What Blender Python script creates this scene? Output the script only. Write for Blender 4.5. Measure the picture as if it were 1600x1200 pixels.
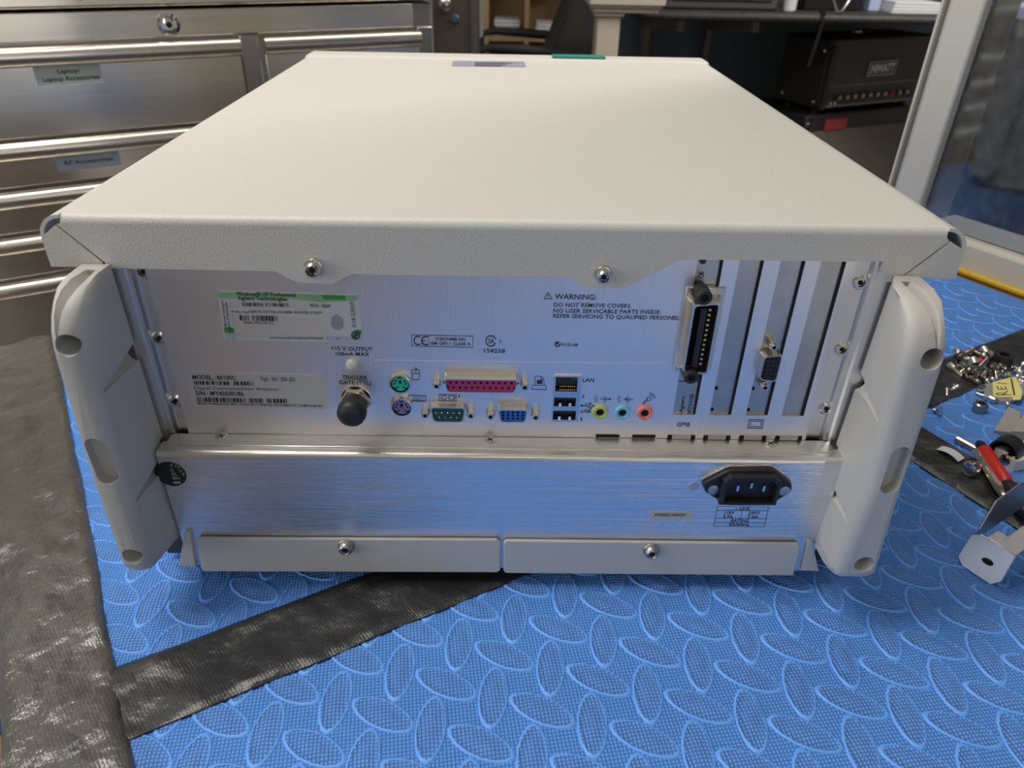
import bpy, bmesh, math, random
from mathutils import Vector, Matrix
from math import sin, cos, pi, radians
random.seed(7)
scene = bpy.context.scene
col = scene.collection
for o in list(bpy.data.objects): bpy.data.objects.remove(o)

# ------------------------------------------------------------------ camera
CAM = Vector((-.0012, -.3184, .3301)); FPX = 1129.5
_pt, _yw, _rl = .5575, .0152, .0204
_f = Vector((sin(_yw)*cos(_pt), cos(_yw)*cos(_pt), -sin(_pt)))
_r0 = Vector((cos(_yw), -sin(_yw), 0)); _u0 = _r0.cross(_f)
_r = _r0*cos(_rl) + _u0*sin(_rl); _u = _u0*cos(_rl) - _r0*sin(_rl)
cd = bpy.data.cameras.new('camera'); cam = bpy.data.objects.new('camera', cd); col.objects.link(cam)
cam.matrix_world = Matrix(((_r.x, _u.x, -_f.x, CAM.x), (_r.y, _u.y, -_f.y, CAM.y), (_r.z, _u.z, -_f.z, CAM.z), (0, 0, 0, 1)))
cd.sensor_width = 36; cd.sensor_fit = 'HORIZONTAL'; cd.lens = FPX/1600*36; cd.clip_start = .01; cd.clip_end = 60
cd.dof.use_dof = True; cd.dof.focus_distance = .42; cd.dof.aperture_fstop = cd.lens/1.9
scene.camera = cam

# ------------------------------------------------------------------ world, lights, exposure
ANG = radians(29.3); UX = Vector((cos(ANG), sin(ANG), 0)); WX = Vector((-sin(ANG), cos(ANG), 0))
def RW(u, w, z=0): return UX*u + WX*w + Vector((0, 0, z))       # room frame (the building stands 29 degrees to the instrument)
wd = bpy.data.worlds.new('world'); scene.world = wd; wd.use_nodes = True
wd.node_tree.nodes['Background'].inputs[0].default_value = (.80, .88, 1, 1)
wd.node_tree.nodes['Background'].inputs[1].default_value = .25
FLOOR, CEIL = -.92, 1.78
def area(name, loc, rot, sx, sy, power, colr, spread=180):
    l = bpy.data.lights.new(name, 'AREA'); l.shape = 'RECTANGLE'; l.size = sx; l.size_y = sy
    l.energy = power; l.color = colr; l.spread = radians(spread)
    o = bpy.data.objects.new(name, l); o.location = loc; o.rotation_euler = rot; col.objects.link(o); return o
WARM = (1, .945, .865); DAY = (.86, .93, 1)
LAMPS = [(-.80, .40, 28), (-.9, -1.9, 6), (2.05, .45, 52), (.55, .75, 8), (-1.3, 2.6, 8)]     # room-frame u, w, watts
for u, w, p in LAMPS:
    area('ceiling_tube_light', RW(u, w, CEIL-.075), (0, 0, ANG), 1.2, .3, p, WARM)
area('window_daylight', RW(-2.93, .3, .75), (radians(90), 0, ANG-radians(90)), 1.5, 1.2, 22, DAY)
area('streak_fill_light', RW(-.39, -2.97, .12), (radians(90), 0, ANG), .10, 2.0, 6, (1, .98, .93))  # unseen narrow light, added for the chest streak and front fill
scene.view_settings.view_transform = 'Standard'; scene.view_settings.look = 'None'
scene.view_settings.gamma = 1; scene.view_settings.use_curve_mapping = False
scene.view_settings.exposure = -0.17

# ------------------------------------------------------------------ measuring helpers
def ray(p): return _f + _r*((p[0]-800)/FPX) - _u*((p[1]-600)/FPX)
def onY(px, py, y):
    d = ray((px, py)); return CAM + d*((y-CAM.y)/d.y)
def onZ(px, py, z=0.):
    d = ray((px, py)); return CAM + d*((z-CAM.z)/d.z)
def onN(px, py, n, val):
    d = ray((px, py)); return CAM + d*((val-CAM.dot(n))/d.dot(n))

# ------------------------------------------------------------------ materials
M = {}
def mat(name, base, rough=.5, metal=0., spec=.5, noise=None, bump=None, coat=0., aniso=None, alpha=None, trans=0., emis=None):
    """noise=(scale,amount,stretch xyz) varies colour; bump=(scale,strength,stretch xyz,detail) fine relief, object/world position based"""
    m = bpy.data.materials.new(name); m.use_nodes = True; nt = m.node_tree; b = nt.nodes['Principled BSDF']
    b.inputs['Base Color'].default_value = (*base, 1); b.inputs['Roughness'].default_value = rough; b.inputs['Metallic'].default_value = metal
    b.inputs['Specular IOR Level'].default_value = spec; b.inputs['Coat Weight'].default_value = coat
    b.inputs['Transmission Weight'].default_value = trans
    if emis: b.inputs['Emission Color'].default_value = (*emis[0], 1); b.inputs['Emission Strength'].default_value = emis[1]
    L = nt.links.new
    def coords(st):
        g = nt.nodes.new('ShaderNodeNewGeometry'); mp = nt.nodes.new('ShaderNodeMapping')
        mp.inputs['Scale'].default_value = st; L(g.outputs['Position'], mp.inputs['Vector']); return mp.outputs[0]
    if noise:
        n = nt.nodes.new('ShaderNodeTexNoise'); n.inputs['Scale'].default_value = noise[0]; n.inputs['Detail'].default_value = 5
        L(coords(noise[2] if len(noise) > 2 else (1, 1, 1)), n.inputs['Vector'])
        mx = nt.nodes.new('ShaderNodeMix'); mx.data_type = 'RGBA'
        k = noise[1]
        mx.inputs['A'].default_value = (*[max(0, c*(1-k)) for c in base], 1); mx.inputs['B'].default_value = (*[min(1, c*(1+k)) for c in base], 1)
        L(n.outputs['Fac'], mx.inputs['Factor']); L(mx.outputs['Result'], b.inputs['Base Color'])
    if bump:
        n = nt.nodes.new('ShaderNodeTexNoise'); n.inputs['Scale'].default_value = bump[0]; n.inputs['Detail'].default_value = bump[3] if len(bump) > 3 else 2
        L(coords(bump[2] if len(bump) > 2 else (1, 1, 1)), n.inputs['Vector'])
        bp = nt.nodes.new('ShaderNodeBump'); bp.inputs['Strength'].default_value = bump[1]; bp.inputs['Distance'].default_value = .001
        L(n.outputs['Fac'], bp.inputs['Height']); L(bp.outputs[0], b.inputs['Normal'])
    M[name] = m; return m
def grid_bump(m, pitch, ang, strength, noise_s=None, nd=.004):
    """fine moulded square grid for the foam, cloth weave for the tape"""
    nt = m.node_tree; L = nt.links.new; b = nt.nodes['Principled BSDF']
    g = nt.nodes.new('ShaderNodeNewGeometry'); mp = nt.nodes.new('ShaderNodeMapping'); mp.inputs['Rotation'].default_value = (0, 0, ang)
    mp.inputs['Scale'].default_value = (pi/pitch[0], pi/pitch[1], 1); L(g.outputs['Position'], mp.inputs['Vector'])
    s = nt.nodes.new('ShaderNodeSeparateXYZ'); L(mp.outputs[0], s.inputs[0])
    def a(k):
        q = nt.nodes.new('ShaderNodeMath'); q.operation = 'SINE'; L(s.outputs[k], q.inputs[0])
        w = nt.nodes.new('ShaderNodeMath'); w.operation = 'ABSOLUTE'; L(q.outputs[0], w.inputs[0]); return w.outputs[0]
    mn = nt.nodes.new('ShaderNodeMath'); mn.operation = 'MINIMUM'; L(a(0), mn.inputs[0]); L(a(1), mn.inputs[1])
    pw = nt.nodes.new('ShaderNodeMath'); pw.operation = 'POWER'; L(mn.outputs[0], pw.inputs[0]); pw.inputs[1].default_value = .5
    bp = nt.nodes.new('ShaderNodeBump'); bp.inputs['Strength'].default_value = strength; bp.inputs['Distance'].default_value = .0008
    L(pw.outputs[0], bp.inputs['Height'])
    if noise_s:
        n = nt.nodes.new('ShaderNodeTexNoise'); n.inputs['Scale'].default_value = noise_s[0]; n.inputs['Detail'].default_value = 6
        L(g.outputs['Position'], n.inputs['Vector'])
        b2 = nt.nodes.new('ShaderNodeBump'); b2.inputs['Strength'].default_value = noise_s[1]; b2.inputs['Distance'].default_value = nd; n.inputs['Roughness'].default_value = .42
        L(n.outputs['Fac'], b2.inputs['Height']); L(bp.outputs[0], b2.inputs['Normal']); L(b2.outputs[0], b.inputs['Normal'])
    else: L(bp.outputs[0], b.inputs['Normal'])

mat('cover_paint', (.635, .615, .575), .42, bump=(1500, .22))
mat('lip_paint', (.64, .615, .56), .5, bump=(1100, .38))
mat('flange_paint', (.54, .525, .50), .5, bump=(1500, .2))
mat('foot_plastic', (.50, .485, .455), .5, bump=(1800, .08))
mat('foot_hole', (.16, .155, .14), .7)
mat('panel_alu', (.84, .83, .86), .42, 1., noise=(60, .05, (40, 1, 1)), bump=(90, .12, (30, 1, 1)))
mat('rail_alu', (.82, .82, .84), .33, 1., bump=(400, .05))
mat('bracket_steel', (.50, .48, .46), .38, 1., noise=(60, .25), bump=(500, .08))
mat('psu_alu', (.82, .82, .86), .27, 1., noise=(7, .20, (1, 1, 150)), bump=(14, .38, (1, 30, 140), 4))
mat('psu_ledge', (.78, .75, .70), .34, 1., noise=(30, .15, (1, 40, 40)), bump=(20, .25, (1, 60, 60)))
mat('nickel', (.70, .65, .56), .28, 1., bump=(500, .05))
mat('steel', (.72, .70, .67), .22, 1.)
mat('dark_steel', (.42, .39, .35), .3, 1.)
mat('chrome', (.85, .84, .82), .1, 1.)
mat('gold', (.95, .70, .32), .25, 1.)
mat('black_plastic', (.012, .012, .014), .42)
mat('black_rubber', (.016, .016, .017), .5, noise=(200, .3))
mat('hole_black', (.004, .004, .004), .9)
mat('print_ink', (.022, .026, .05), .6)
mat('ink_black', (.03, .03, .032), .7)
mat('db25_pink', (.45, .035, .16), .45)
mat('vga_blue', (.025, .13, .60), .42)
mat('db9_teal', (.012, .07, .075), .4)
mat('ps2_green', (.03, .50, .33), .45)
mat('ps2_purple', (.23, .20, .46), .45)
mat('audio_lime', (.50, .60, .18), .4)
mat('audio_blue', (.23, .55, .78), .4)
mat('audio_pink', (.85, .25, .22), .4)
mat('led_clear', (.70, .70, .66), .25, trans=.25)
mat('sticker_grey', (.50, .49, .47), .5)
mat('sticker_pale', (.54, .56, .55), .42, noise=(90, .12))
mat('sticker_blush', (.55, .51, .48), .42, noise=(120, .05))
mat('sticker_green', (.25, .44, .24), .42, noise=(70, .2))
mat('sticker_dkgreen', (.05, .27, .06), .42)
mat('sticker_ltblue', (.36, .47, .56), .42, noise=(90, .15))
mat('sticker_black', (.01, .01, .01), .4)
mat('ink_white', (.6, .6, .58), .6)
mat('sticker_patch', (.30, .29, .37), .5)
mat('foam_blue', (.115, .345, .95), .55, noise=(9, .10)); grid_bump(M['foam_blue'], (.0019, .0019), radians(-8), 1.0)
mat('foam_rim_lit', (.145, .39, .97), .5, noise=(9, .10))  # foam blue lightened, standing in for light caught on the smooth rims
mat('foam_worn', (.13, .335, .88), .5, noise=(120, .15)); grid_bump(M['foam_worn'], (.0019, .0019), radians(-8), 1.0)
mat('tape_black', (.021, .021, .023), .33, spec=.7, noise=(25, .35)); grid_bump(M['tape_black'], (.0011, .0022), radians(30), .14, (34, .9), .006)
mat('tape_worn', (.082, .075, .064), .26, spec=1.0, noise=(18, .35)); grid_bump(M['tape_worn'], (.0011, .0022), radians(-60), .16, (26, 1.0), .012)
mat('bench_wood', (.20, .12, .065), .55, noise=(12, .3, (1, 8, 1)))
mat('stainless', (.66, .62, .55), .25, 1., noise=(5, .14, (1, 1, 30)), bump=(7, .5, (1, 1, 1), 1))
mat('stainless_dark', (.42, .40, .38), .33, 1., noise=(5, .1, (1, 1, 30)))
mat('handle_alu', (.68, .64, .57), .25, 1.)
mat('label_tape', (.55, .64, .62), .45)
mat('label_tape_blue', (.40, .47, .58), .45)
mat('trim_white', (.60, .57, .50), .45, noise=(20, .06))
mat('wall_paint', (.66, .63, .58), .7)
mat('ceiling_white', (.80, .79, .76), .8)
mat('floor_grey', (.16, .15, .15), .6, noise=(6, .2))
mat('panel_bluegrey', (.14, .19, .235), .6)
mat('counter_black', (.04, .037, .035), .55, noise=(60, .8), bump=(120, .4))
mat('monitor_grey', (.075, .075, .085), .5)
mat('pillar_beige', (.56, .50, .42), .6)
mat('amp_vinyl', (.016, .016, .018), .5, bump=(600, .3))
mat('amp_front', (.075, .066, .060), .65, bump=(700, .3))
mat('amp_piping', (.22, .20, .18), .5)
mat('cab_grille', (.135, .115, .10), .8, bump=(500, .5))
mat('badge_red', (.30, .03, .035), .45)
mat('badge_grey', (.34, .34, .37), .4)
mat('chair_black', (.020, .020, .023), .6, bump=(300, .2))
mat('shelf_wood', (.40, .27, .14), .6, noise=(10, .15, (1, 1, 6)))
mat('paper_white', (.72, .74, .76), .7)
mat('book_dark', (.12, .14, .2), .6)
mat('cabinet_brown', (.085, .070, .062), .45)
mat('knob_blue', (.04, .12, .2), .4)
mat('note_yellow', (.80, .70, .25), .7)
mat('grey_plate', (.36, .34, .30), .5)
mat('grey_metal', (.50, .49, .52), .4, .6)
mat('red_plastic', (.62, .025, .02), .35)
mat('white_plastic', (.72, .70, .62), .45)
mat('bracket_zinc', (.50, .49, .51), .35, 1., bump=(200, .05))
mat('cord_yellow', (.62, .40, .02), .45)
mat('lamp_white', (.85, .85, .83), .5)
mat('dark_carcass', (.045, .045, .05), .6, noise=(12, .3))
mat('bluepaper', (.45, .52, .75), .7)
mat('green_teal', (.03, .22, .17), .5)
# glass of the partition, dusty
g = mat('pane_glass', (.9, .92, .92), .02); nt = g.node_tree; L = nt.links.new
out = nt.nodes['Material Output']; nt.nodes.remove(nt.nodes['Principled BSDF'])
tr = nt.nodes.new('ShaderNodeBsdfTransparent'); tr.inputs[0].default_value = (.62, .64, .66, 1)
gl = nt.nodes.new('ShaderNodeBsdfGlossy'); gl.inputs['Roughness'].default_value = .06; gl.inputs[0].default_value = (.9, .92, .95, 1)
df = nt.nodes.new('ShaderNodeBsdfDiffuse'); df.inputs[0].default_value = (.45, .45, .46, 1)
fr = nt.nodes.new('ShaderNodeFresnel'); fr.inputs[0].default_value = 1.75
m1 = nt.nodes.new('ShaderNodeMixShader'); L(fr.outputs[0], m1.inputs[0]); L(tr.outputs[0], m1.inputs[1]); L(gl.outputs[0], m1.inputs[2])
gg = nt.nodes.new('ShaderNodeNewGeometry'); nz = nt.nodes.new('ShaderNodeTexNoise'); nz.inputs['Scale'].default_value = 90; nz.inputs['Detail'].default_value = 8
L(gg.outputs['Position'], nz.inputs['Vector']); rp = nt.nodes.new('ShaderNodeValToRGB'); L(nz.outputs['Fac'], rp.inputs[0])
rp.color_ramp.elements[0].position = .45; rp.color_ramp.elements[0].color = (.006, .006, .006, 1); rp.color_ramp.elements[1].position = .8; rp.color_ramp.elements[1].color = (.12, .12, .12, 1)
m2 = nt.nodes.new('ShaderNodeMixShader'); L(rp.outputs[0], m2.inputs[0]); L(m1.outputs[0], m2.inputs[1]); L(df.outputs[0], m2.inputs[2]); L(m2.outputs[0], out.inputs[0])

# ------------------------------------------------------------------ object helpers
WM = {}
def empty(name, loc, rz=0., label=None, cat=None, group=None):
    o = bpy.data.objects.new(name, None); o.empty_display_size = .02; col.objects.link(o)
    o.location = loc; o.rotation_euler = (0, 0, rz); WM[o.name] = Matrix.Translation(Vector(loc)) @ Matrix.Rotation(rz, 4, 'Z')
    tag(o, label, cat, group); return o
def tag(o, label=None, cat=None, group=None, kind=None):
    if label: o['label'] = label
    if cat: o['category'] = cat
    if group: o['group'] = group
    if kind: o['kind'] = kind
    return o
def wmat(o): return WM[o.name] if o else Matrix.Identity(4)
class MB:
    def __init__(s): s.v = []; s.f = []
    def add(s, vs, fs):
        k = len(s.v); s.v += [Vector(a) for a in vs]; s.f += [[i+k for i in f] for f in fs]; return s
    def box(s, a, b):
        x0, y0, z0 = a; x1, y1, z1 = b
        return s.add([(x0, y0, z0), (x1, y0, z0), (x1, y1, z0), (x0, y1, z0), (x0, y0, z1), (x1, y0, z1), (x1, y1, z1), (x0, y1, z1)],
                     [(0, 3, 2, 1), (4, 5, 6, 7), (0, 1, 5, 4), (1, 2, 6, 5), (2, 3, 7, 6), (3, 0, 4, 7)])
    def obox(s, c, ex, ey, ez):
        """oriented box: centre and three half-axis vectors"""
        c, ex, ey, ez = map(Vector, (c, ex, ey, ez))
        vs = [c+ex*i+ey*j+ez*k for k in (-1, 1) for i, j in ((-1, -1), (1, -1), (1, 1), (-1, 1))]
        return s.add(vs, [(0, 3, 2, 1), (4, 5, 6, 7), (0, 1, 5, 4), (1, 2, 6, 5), (2, 3, 7, 6), (3, 0, 4, 7)])
    def prism(s, pts, d):
        """closed polygon (3D points) pushed along d"""
        n = len(pts); p = [Vector(a) for a in pts]; d = Vector(d)
        return s.add(p + [a+d for a in p], [list(range(n))[::-1], list(range(n, 2*n))] + [(i, (i+1) % n, n+(i+1) % n, n+i) for i in range(n)])
    def rings(s, rs, cap0=True, cap1=True, closed=True):
        """loft of equal-length point rings"""
        n = len(rs[0]); k = []
        vs = [p for r in rs for p in r]
        fs = []
        for j in range(len(rs)-1):
            for i in range(n if closed else n-1):
                a, b = j*n+i, j*n+(i+1) % n; fs.append((a, b, b+n, a+n))
        if cap0: fs.append(list(range(n))[::-1])
        if cap1: fs.append(list(range((len(rs)-1)*n, len(rs)*n)))
        return s.add(vs, fs)
    def lathe(s, c, ax, prof, n=20, cap0=True, cap1=True, ph=0.):
        """profile of (radius, distance along ax) about axis through c"""
        ax = Vector(ax).normalized(); t = Vector((0, 0, 1)) if abs(ax.z) < .9 else Vector((1, 0, 0))
        e1 = ax.cross(t).normalized(); e2 = ax.cross(e1); c = Vector(c)
        return s.rings([[c + ax*h + (e1*cos(2*pi*i/n+ph) + e2*sin(2*pi*i/n+ph))*max(r, 1e-6) for i in range(n)] for r, h in prof], cap0, cap1)
    def tube(s, pts, r, n=8):
        pts = [Vector(p) for p in pts]; rs = []
        for i, p in enumerate(pts):
            t = (pts[min(i+1, len(pts)-1)] - pts[max(i-1, 0)]).normalized(); up = Vector((0, 0, 1)) if abs(t.z) < .95 else Vector((1, 0, 0))
            e1 = t.cross(up).normalized(); e2 = t.cross(e1); rr = r[i] if isinstance(r, (list, tuple)) else r
            rs.append([p + (e1*cos(2*pi*k/n)+e2*sin(2*pi*k/n))*rr for k in range(n)])
        return s.rings(rs)
    def build(s, name, m, parent=None, local=False, smooth=False, bevel=0., seg=2, fixn=True):
        """verts are world coordinates unless local (then they are in the parent's frame)"""
        vs = s.v
        if parent and not local:
            inv = wmat(parent).inverted(); vs = [inv @ a for a in vs]
        lo = Vector([min(a[i] for a in vs) for i in range(3)]); hi = Vector([max(a[i] for a in vs) for i in range(3)])
        c = (lo+hi)/2
        if not parent: c.z = lo.z
        me = bpy.data.meshes.new(name); me.from_pydata([a-c for a in vs], [], s.f)
        if fixn:
            bm = bmesh.new(); bm.from_mesh(me); bmesh.ops.recalc_face_normals(bm, faces=bm.faces); bm.to_mesh(me); bm.free()
        me.materials.append(M[m]); o = bpy.data.objects.new(name, me); col.objects.link(o); o.location = c
        if parent: o.parent = parent
        WM[o.name] = wmat(parent) @ Matrix.Translation(c)
        if smooth:
            me.polygons.foreach_set('use_smooth', [True]*len(me.polygons))
            try: me.set_sharp_from_angle(angle=radians(smooth if smooth is not True else 40))
            except Exception: pass
        if bevel:
            b = o.modifiers.new('bevel', 'BEVEL'); b.width = bevel; b.segments = seg; b.limit_method = 'ANGLE'; b.angle_limit = radians(35)
            b.harden_normals = False
            me.polygons.foreach_set('use_smooth', [True]*len(me.polygons))
            try: me.set_sharp_from_angle(angle=radians(50))
            except Exception: pass
        return o
def dup(root, loc, rot, label=None):
    r = root.copy(); col.objects.link(r); r.location = loc; r.rotation_euler = rot
    if label: r['label'] = label
    for ch in list(root.children):
        c = ch.copy(); col.objects.link(c); c.parent = r
    return r

# ---- flat print: text and strokes on a plane
_tx = {}
def text_geo(s, bold=0.):
    k = (s, bold)
    if k not in _tx:
        cu = bpy.data.curves.new('txt', 'FONT'); cu.body = s; cu.resolution_u = 2; cu.offset = bold
        ob = bpy.data.objects.new('txt', cu); me = bpy.data.meshes.new_from_object(ob)
        vs = [Vector((v.co.x, v.co.y)) for v in me.vertices]; fs = [list(p.vertices) for p in me.polygons]
        bpy.data.objects.remove(ob); bpy.data.curves.remove(cu); bpy.data.meshes.remove(me)
        x0 = min(v.x for v in vs); x1 = max(v.x for v in vs)
        _tx[k] = ([Vector(((v.x-x0)/(x1-x0), v.y)) for v in vs], fs)
    return _tx[k]
CAPH = None
def text_on(mb, s, P0, P1, up, h, bold=.012):
    """text from P0 to P1 (baseline), cap height h along unit vector up"""
    global CAPH
    if CAPH is None:
        v, _ = text_geo('H'); CAPH = max(a.y for a in v)
    vs, fs = text_geo(s, bold); e = P1-P0
    mb.add([P0 + e*a.x + up*(a.y/CAPH*h) for a in vs], fs); return mb
def proj_px(pfun, p, q):            # up-vector on a plane from two pixels
    return pfun(*q) - pfun(*p)
class Print:
    """collects print on one plane; pf maps photo measurement to the plane"""
    def __init__(s, pf): s.pf = pf; s.mb = MB()
    def text(s, t, p0, p1, h, bold=.012):
        P0, P1 = s.pf(*p0), s.pf(*p1); d = Vector((p1[0]-p0[0], p1[1]-p0[1])).normalized()
        q = (p0[0]+d.y*h, p0[1]-d.x*h); up = s.pf(*q)-P0; e = (P1-P0).normalized(); up -= e*up.dot(e)
        text_on(s.mb, t, P0, P1, up.normalized(), up.length, bold); return s
    def line(s, pts, w=1.0, closed=False):
        P = [s.pf(*p) for p in pts]
        if closed: P.append(P[0])
        n = (s.pf(pts[0][0]+30, pts[0][1])-s.pf(*pts[0])).cross(s.pf(pts[0][0], pts[0][1]+30)-s.pf(*pts[0])).normalized()
        k = (s.pf(pts[0][0]+30, pts[0][1])-s.pf(*pts[0])).length/30*w/2
        for a, b in zip(P, P[1:]):
            e = (b-a)
            if e.length < 1e-7: continue
            e.normalize(); m = n.cross(e)*k; ex = e*k*.6
            s.mb.add([a-ex-m, b+ex-m, b+ex+m, a-ex+m], [(0, 1, 2, 3)])
        return s
    def poly(s, pts):
        s.mb.add([s.pf(*p) for p in pts], [list(range(len(pts)))]); return s
    def disc(s, c, rx, ry=None, n=18):
        ry = ry or rx; return s.poly([(c[0]+rx*cos(2*pi*i/n), c[1]+ry*sin(2*pi*i/n)) for i in range(n)])
    def arc(s, c, rx, ry, a0, a1, w=1., n=10):
        return s.line([(c[0]+rx*cos(radians(a0+(a1-a0)*i/n)), c[1]-ry*sin(radians(a0+(a1-a0)*i/n))) for i in range(n+1)], w)
    def bars(s, p0, p1, hpx, seed, n=40, dens=.5):
        r = random.Random(seed); x = 0.
        P = lambda t, k: (p0[0]+(p1[0]-p0[0])*t + k*hpx*s.sk, p0[1]+(p1[1]-p0[1])*t + k*hpx)
        while x < 1:
            w = r.choice((1, 1, 2, 3))/n/1.6
            if r.random() < .93: s.poly([P(x, 0), P(min(1, x+w), 0), P(min(1, x+w), 1), P(x, 1)])
            x += w + r.choice((1, 1, 2))/n/1.6
        return s
    sk = .12
    def build(s, name, m, parent):
        return s.mb.build(name, m, parent, fixn=False)
# ------------------------------------------------------------------ the room
def rbox(mb, u0, u1, w0, w1, z0, z1):
    return mb.obox(RW((u0+u1)/2, (w0+w1)/2, (z0+z1)/2), UX*((u1-u0)/2), WX*((w1-w0)/2), Vector((0, 0, (z1-z0)/2)))
def struct(name, mb, m, **k):
    o = mb.build(name, m, **k); o['kind'] = 'structure'; return o
struct('floor', rbox(MB(), -3.1, 4.3, -3.1, 4.5, FLOOR-.06, FLOOR), 'floor_grey')
struct('ceiling', rbox(MB(), -3.1, 4.3, -3.1, 4.5, CEIL, CEIL+.06), 'ceiling_white')
mb = MB(); rbox(mb, -3.1, -3, -3, -.45, FLOOR, CEIL); rbox(mb, -3.1, -3, 1.05, 4.4, FLOOR, CEIL)
rbox(mb, -3.1, -3, -.45, 1.05, FLOOR, .15); rbox(mb, -3.1, -3, -.45, 1.05, 1.35, CEIL); struct('wall_left', mb, 'wall_paint')
struct('wall_back', rbox(MB(), -3, 4.2, 4.4, 4.5, FLOOR, CEIL), 'wall_paint')
mb = MB(); rbox(mb, -3, -.45, -3.1, -3, FLOOR, CEIL); rbox(mb, -.33, 4.2, -3.1, -3, FLOOR, CEIL); rbox(mb, -.45, -.33, -3.1, -3, 1.13, CEIL); struct('wall_front', mb, 'wall_paint')
struct('wall_far_right', rbox(MB(), 4.2, 4.3, -3, 4.4, FLOOR, CEIL), 'wall_paint')
# partition beside the bench with its glazed opening
WU = .745
mb = MB(); rbox(mb, WU, WU+.09, -3, .285, FLOOR, -.03); rbox(mb, WU, WU+.09, -3, .285, 1.30, CEIL)
struct('wall_right', mb, 'wall_paint')
w1 = empty('window_1', RW(WU, -.4, -.03)); w1['kind'] = 'structure'
w1e = rbox(MB(), WU-.024, WU+.06, -1.6, .236, -.03, .030).build('window_sill', 'trim_white', w1, bevel=.006)
rbox(MB(), WU-.010, WU-.006, -1.6, .236, .03, 1.30).build('window_pane', 'pane_glass', w1)
mb = MB(); rbox(mb, WU-.022, WU+.05, .236, .276, -.03, 1.30); mb.build('window_post', 'trim_white', w1, bevel=.003)
mb = MB(); rbox(mb, WU-.012, WU+.05, .277, .2835, -.03, 1.30); mb.build('casing_bead', 'trim_white', w1, bevel=.002)
mb = MB(); rbox(mb, WU-.020, WU+.05, .2843, .2885, -.03, 1.30); mb.build('casing_bead', 'trim_white', w1, bevel=.003)
# ceiling tubes (the lamps that light the shop)
for i, (u, w, p) in enumerate(LAMPS):
    t = empty('ceiling_light', RW(u, w, CEIL-.07), ANG, 'white ceiling light fitting hung over the workshop', 'light fitting', 'ceiling light fittings')
    mb = MB(); mb.box((-.63, -.17, .012), (.63, .17, .07)); mb.build('housing', 'lamp_white', t, local=True, bevel=.01)

# ------------------------------------------------------------------ workbench
bench = empty('workbench', RW(.15, -.1, FLOOR), ANG, 'brown wooden workbench under the blue foam mats', 'workbench')
BT = -.010
rbox(MB(), -.36, .735, -.75, .452, BT-.04, BT).build('bench_top', 'bench_wood', bench, bevel=.003)
for u, w in ((-.3, -.68), (.66, -.68), (-.3, .38), (.66, .38)):
    rbox(MB(), u-.04, u+.04, w-.04, w+.04, FLOOR, BT-.04).build('leg', 'bench_wood', bench)

# ------------------------------------------------------------------ stainless tool chest
CW = 1.05
chest = empty('tool_chest', RW(-.26, CW+.25, FLOOR), ANG, 'stainless steel tool chest with labelled drawers behind the bench', 'tool chest')
cf = lambda px, py: onN(px, py, WX, CW-.0125)
rbox(MB(), -.98, .432, CW, CW+.5, FLOOR, .2245).build('body', 'stainless_dark', chest, bevel=.003)
rbox(MB(), -.98, .445, CW-.012, CW+.5, .228, .62).build('upper_box', 'stainless', chest, bevel=.004)
rbox(MB(), -.97, .395, CW-.008, CW, .186, .224).build('lock_rail', 'stainless', chest, bevel=.002)
mb = MB(); mb.lathe(RW(-.007, CW-.008, .2035), -WX, [(.0165, 0), (.0165, .002), (.012, .004), (.012, .006), (.008, .007)], 20); lk = mb.build('lock', 'chrome', chest, smooth=True)
MB().lathe(RW(-.007, CW-.0151, .2035), -WX, [(.0045, 0), (.0045, .0006)], 12).build('keyhole', 'hole_black', lk)
for pu, pz in ((-.118, .243), (-.62, .243)):
    MB().lathe(RW(pu, CW-.012, pz), -WX, [(.006, 0), (.005, .003)], 12).build('rivet', 'steel', chest, smooth=True)
HZ = [.1815, .0550, -.0150, -.0845, -.1555, -.290, -.43, -.57, FLOOR+.1]
for (u0, u1) in ((-.96, .091), (.1295, .401)):
    for i in range(len(HZ)-1):
        zt, zb = HZ[i], HZ[i+1]+.004
        d = rbox(MB(), u0, u1, CW-.012, CW+.004, zb, zt-.004).build('drawer', 'stainless', chest, bevel=.002)
        # rolled full-width pull along the top edge
        prof = [(-.012, -.004), (-.012, -.022), (-.016, -.026), (-.023, -.024), (-.028, -.016), (-.027, -.006), (-.021, 0), (-.013, 0)]
        mb = MB(); mb.rings([[RW(u, CW+a, zt+b) for a, b in prof] for u in (u0, u1)]); mb.build('pull', 'handle_alu', d, smooth=50)
        if u0 < 0 and i < 2:
            a, b, zz = ((-.2006, -.114, (.155, .1285)), (-.2075, -.1195, (.0303, .0062)))[i]
            rbox(MB(), a, b, CW-.0131, CW-.012, zz[1], zz[0]).build('label_sticker', 'label_tape' if i == 0 else 'label_tape_blue', d)
            pr = MB(); P = lambda u, z: RW(u, CW-.0134, z)
            if i == 0:
                text_on(pr, 'Laptop/', P(-.171, .1445), P(-.142, .1445), Vector((0, 0, 1)), .0062)
                text_on(pr, 'Laptop Accessories', P(-.192, .1345), P(-.1185, .1345), Vector((0, 0, 1)), .0062)
            else: text_on(pr, 'RF Accessories', P(-.197, .0150), P(-.130, .0150), Vector((0, 0, 1)), .0062)
            pr.build('lettering', 'ink_black', d, fixn=False)
for u in (.1085, .4165): rbox(MB(), u-.0145, u+.0145, CW-.006, CW, FLOOR, .186).build('divider_post', 'stainless_dark', chest, bevel=.002)

# ------------------------------------------------------------------ things in the room behind
def PD(px, py, d): return CAM + ray((px, py))*d
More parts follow.
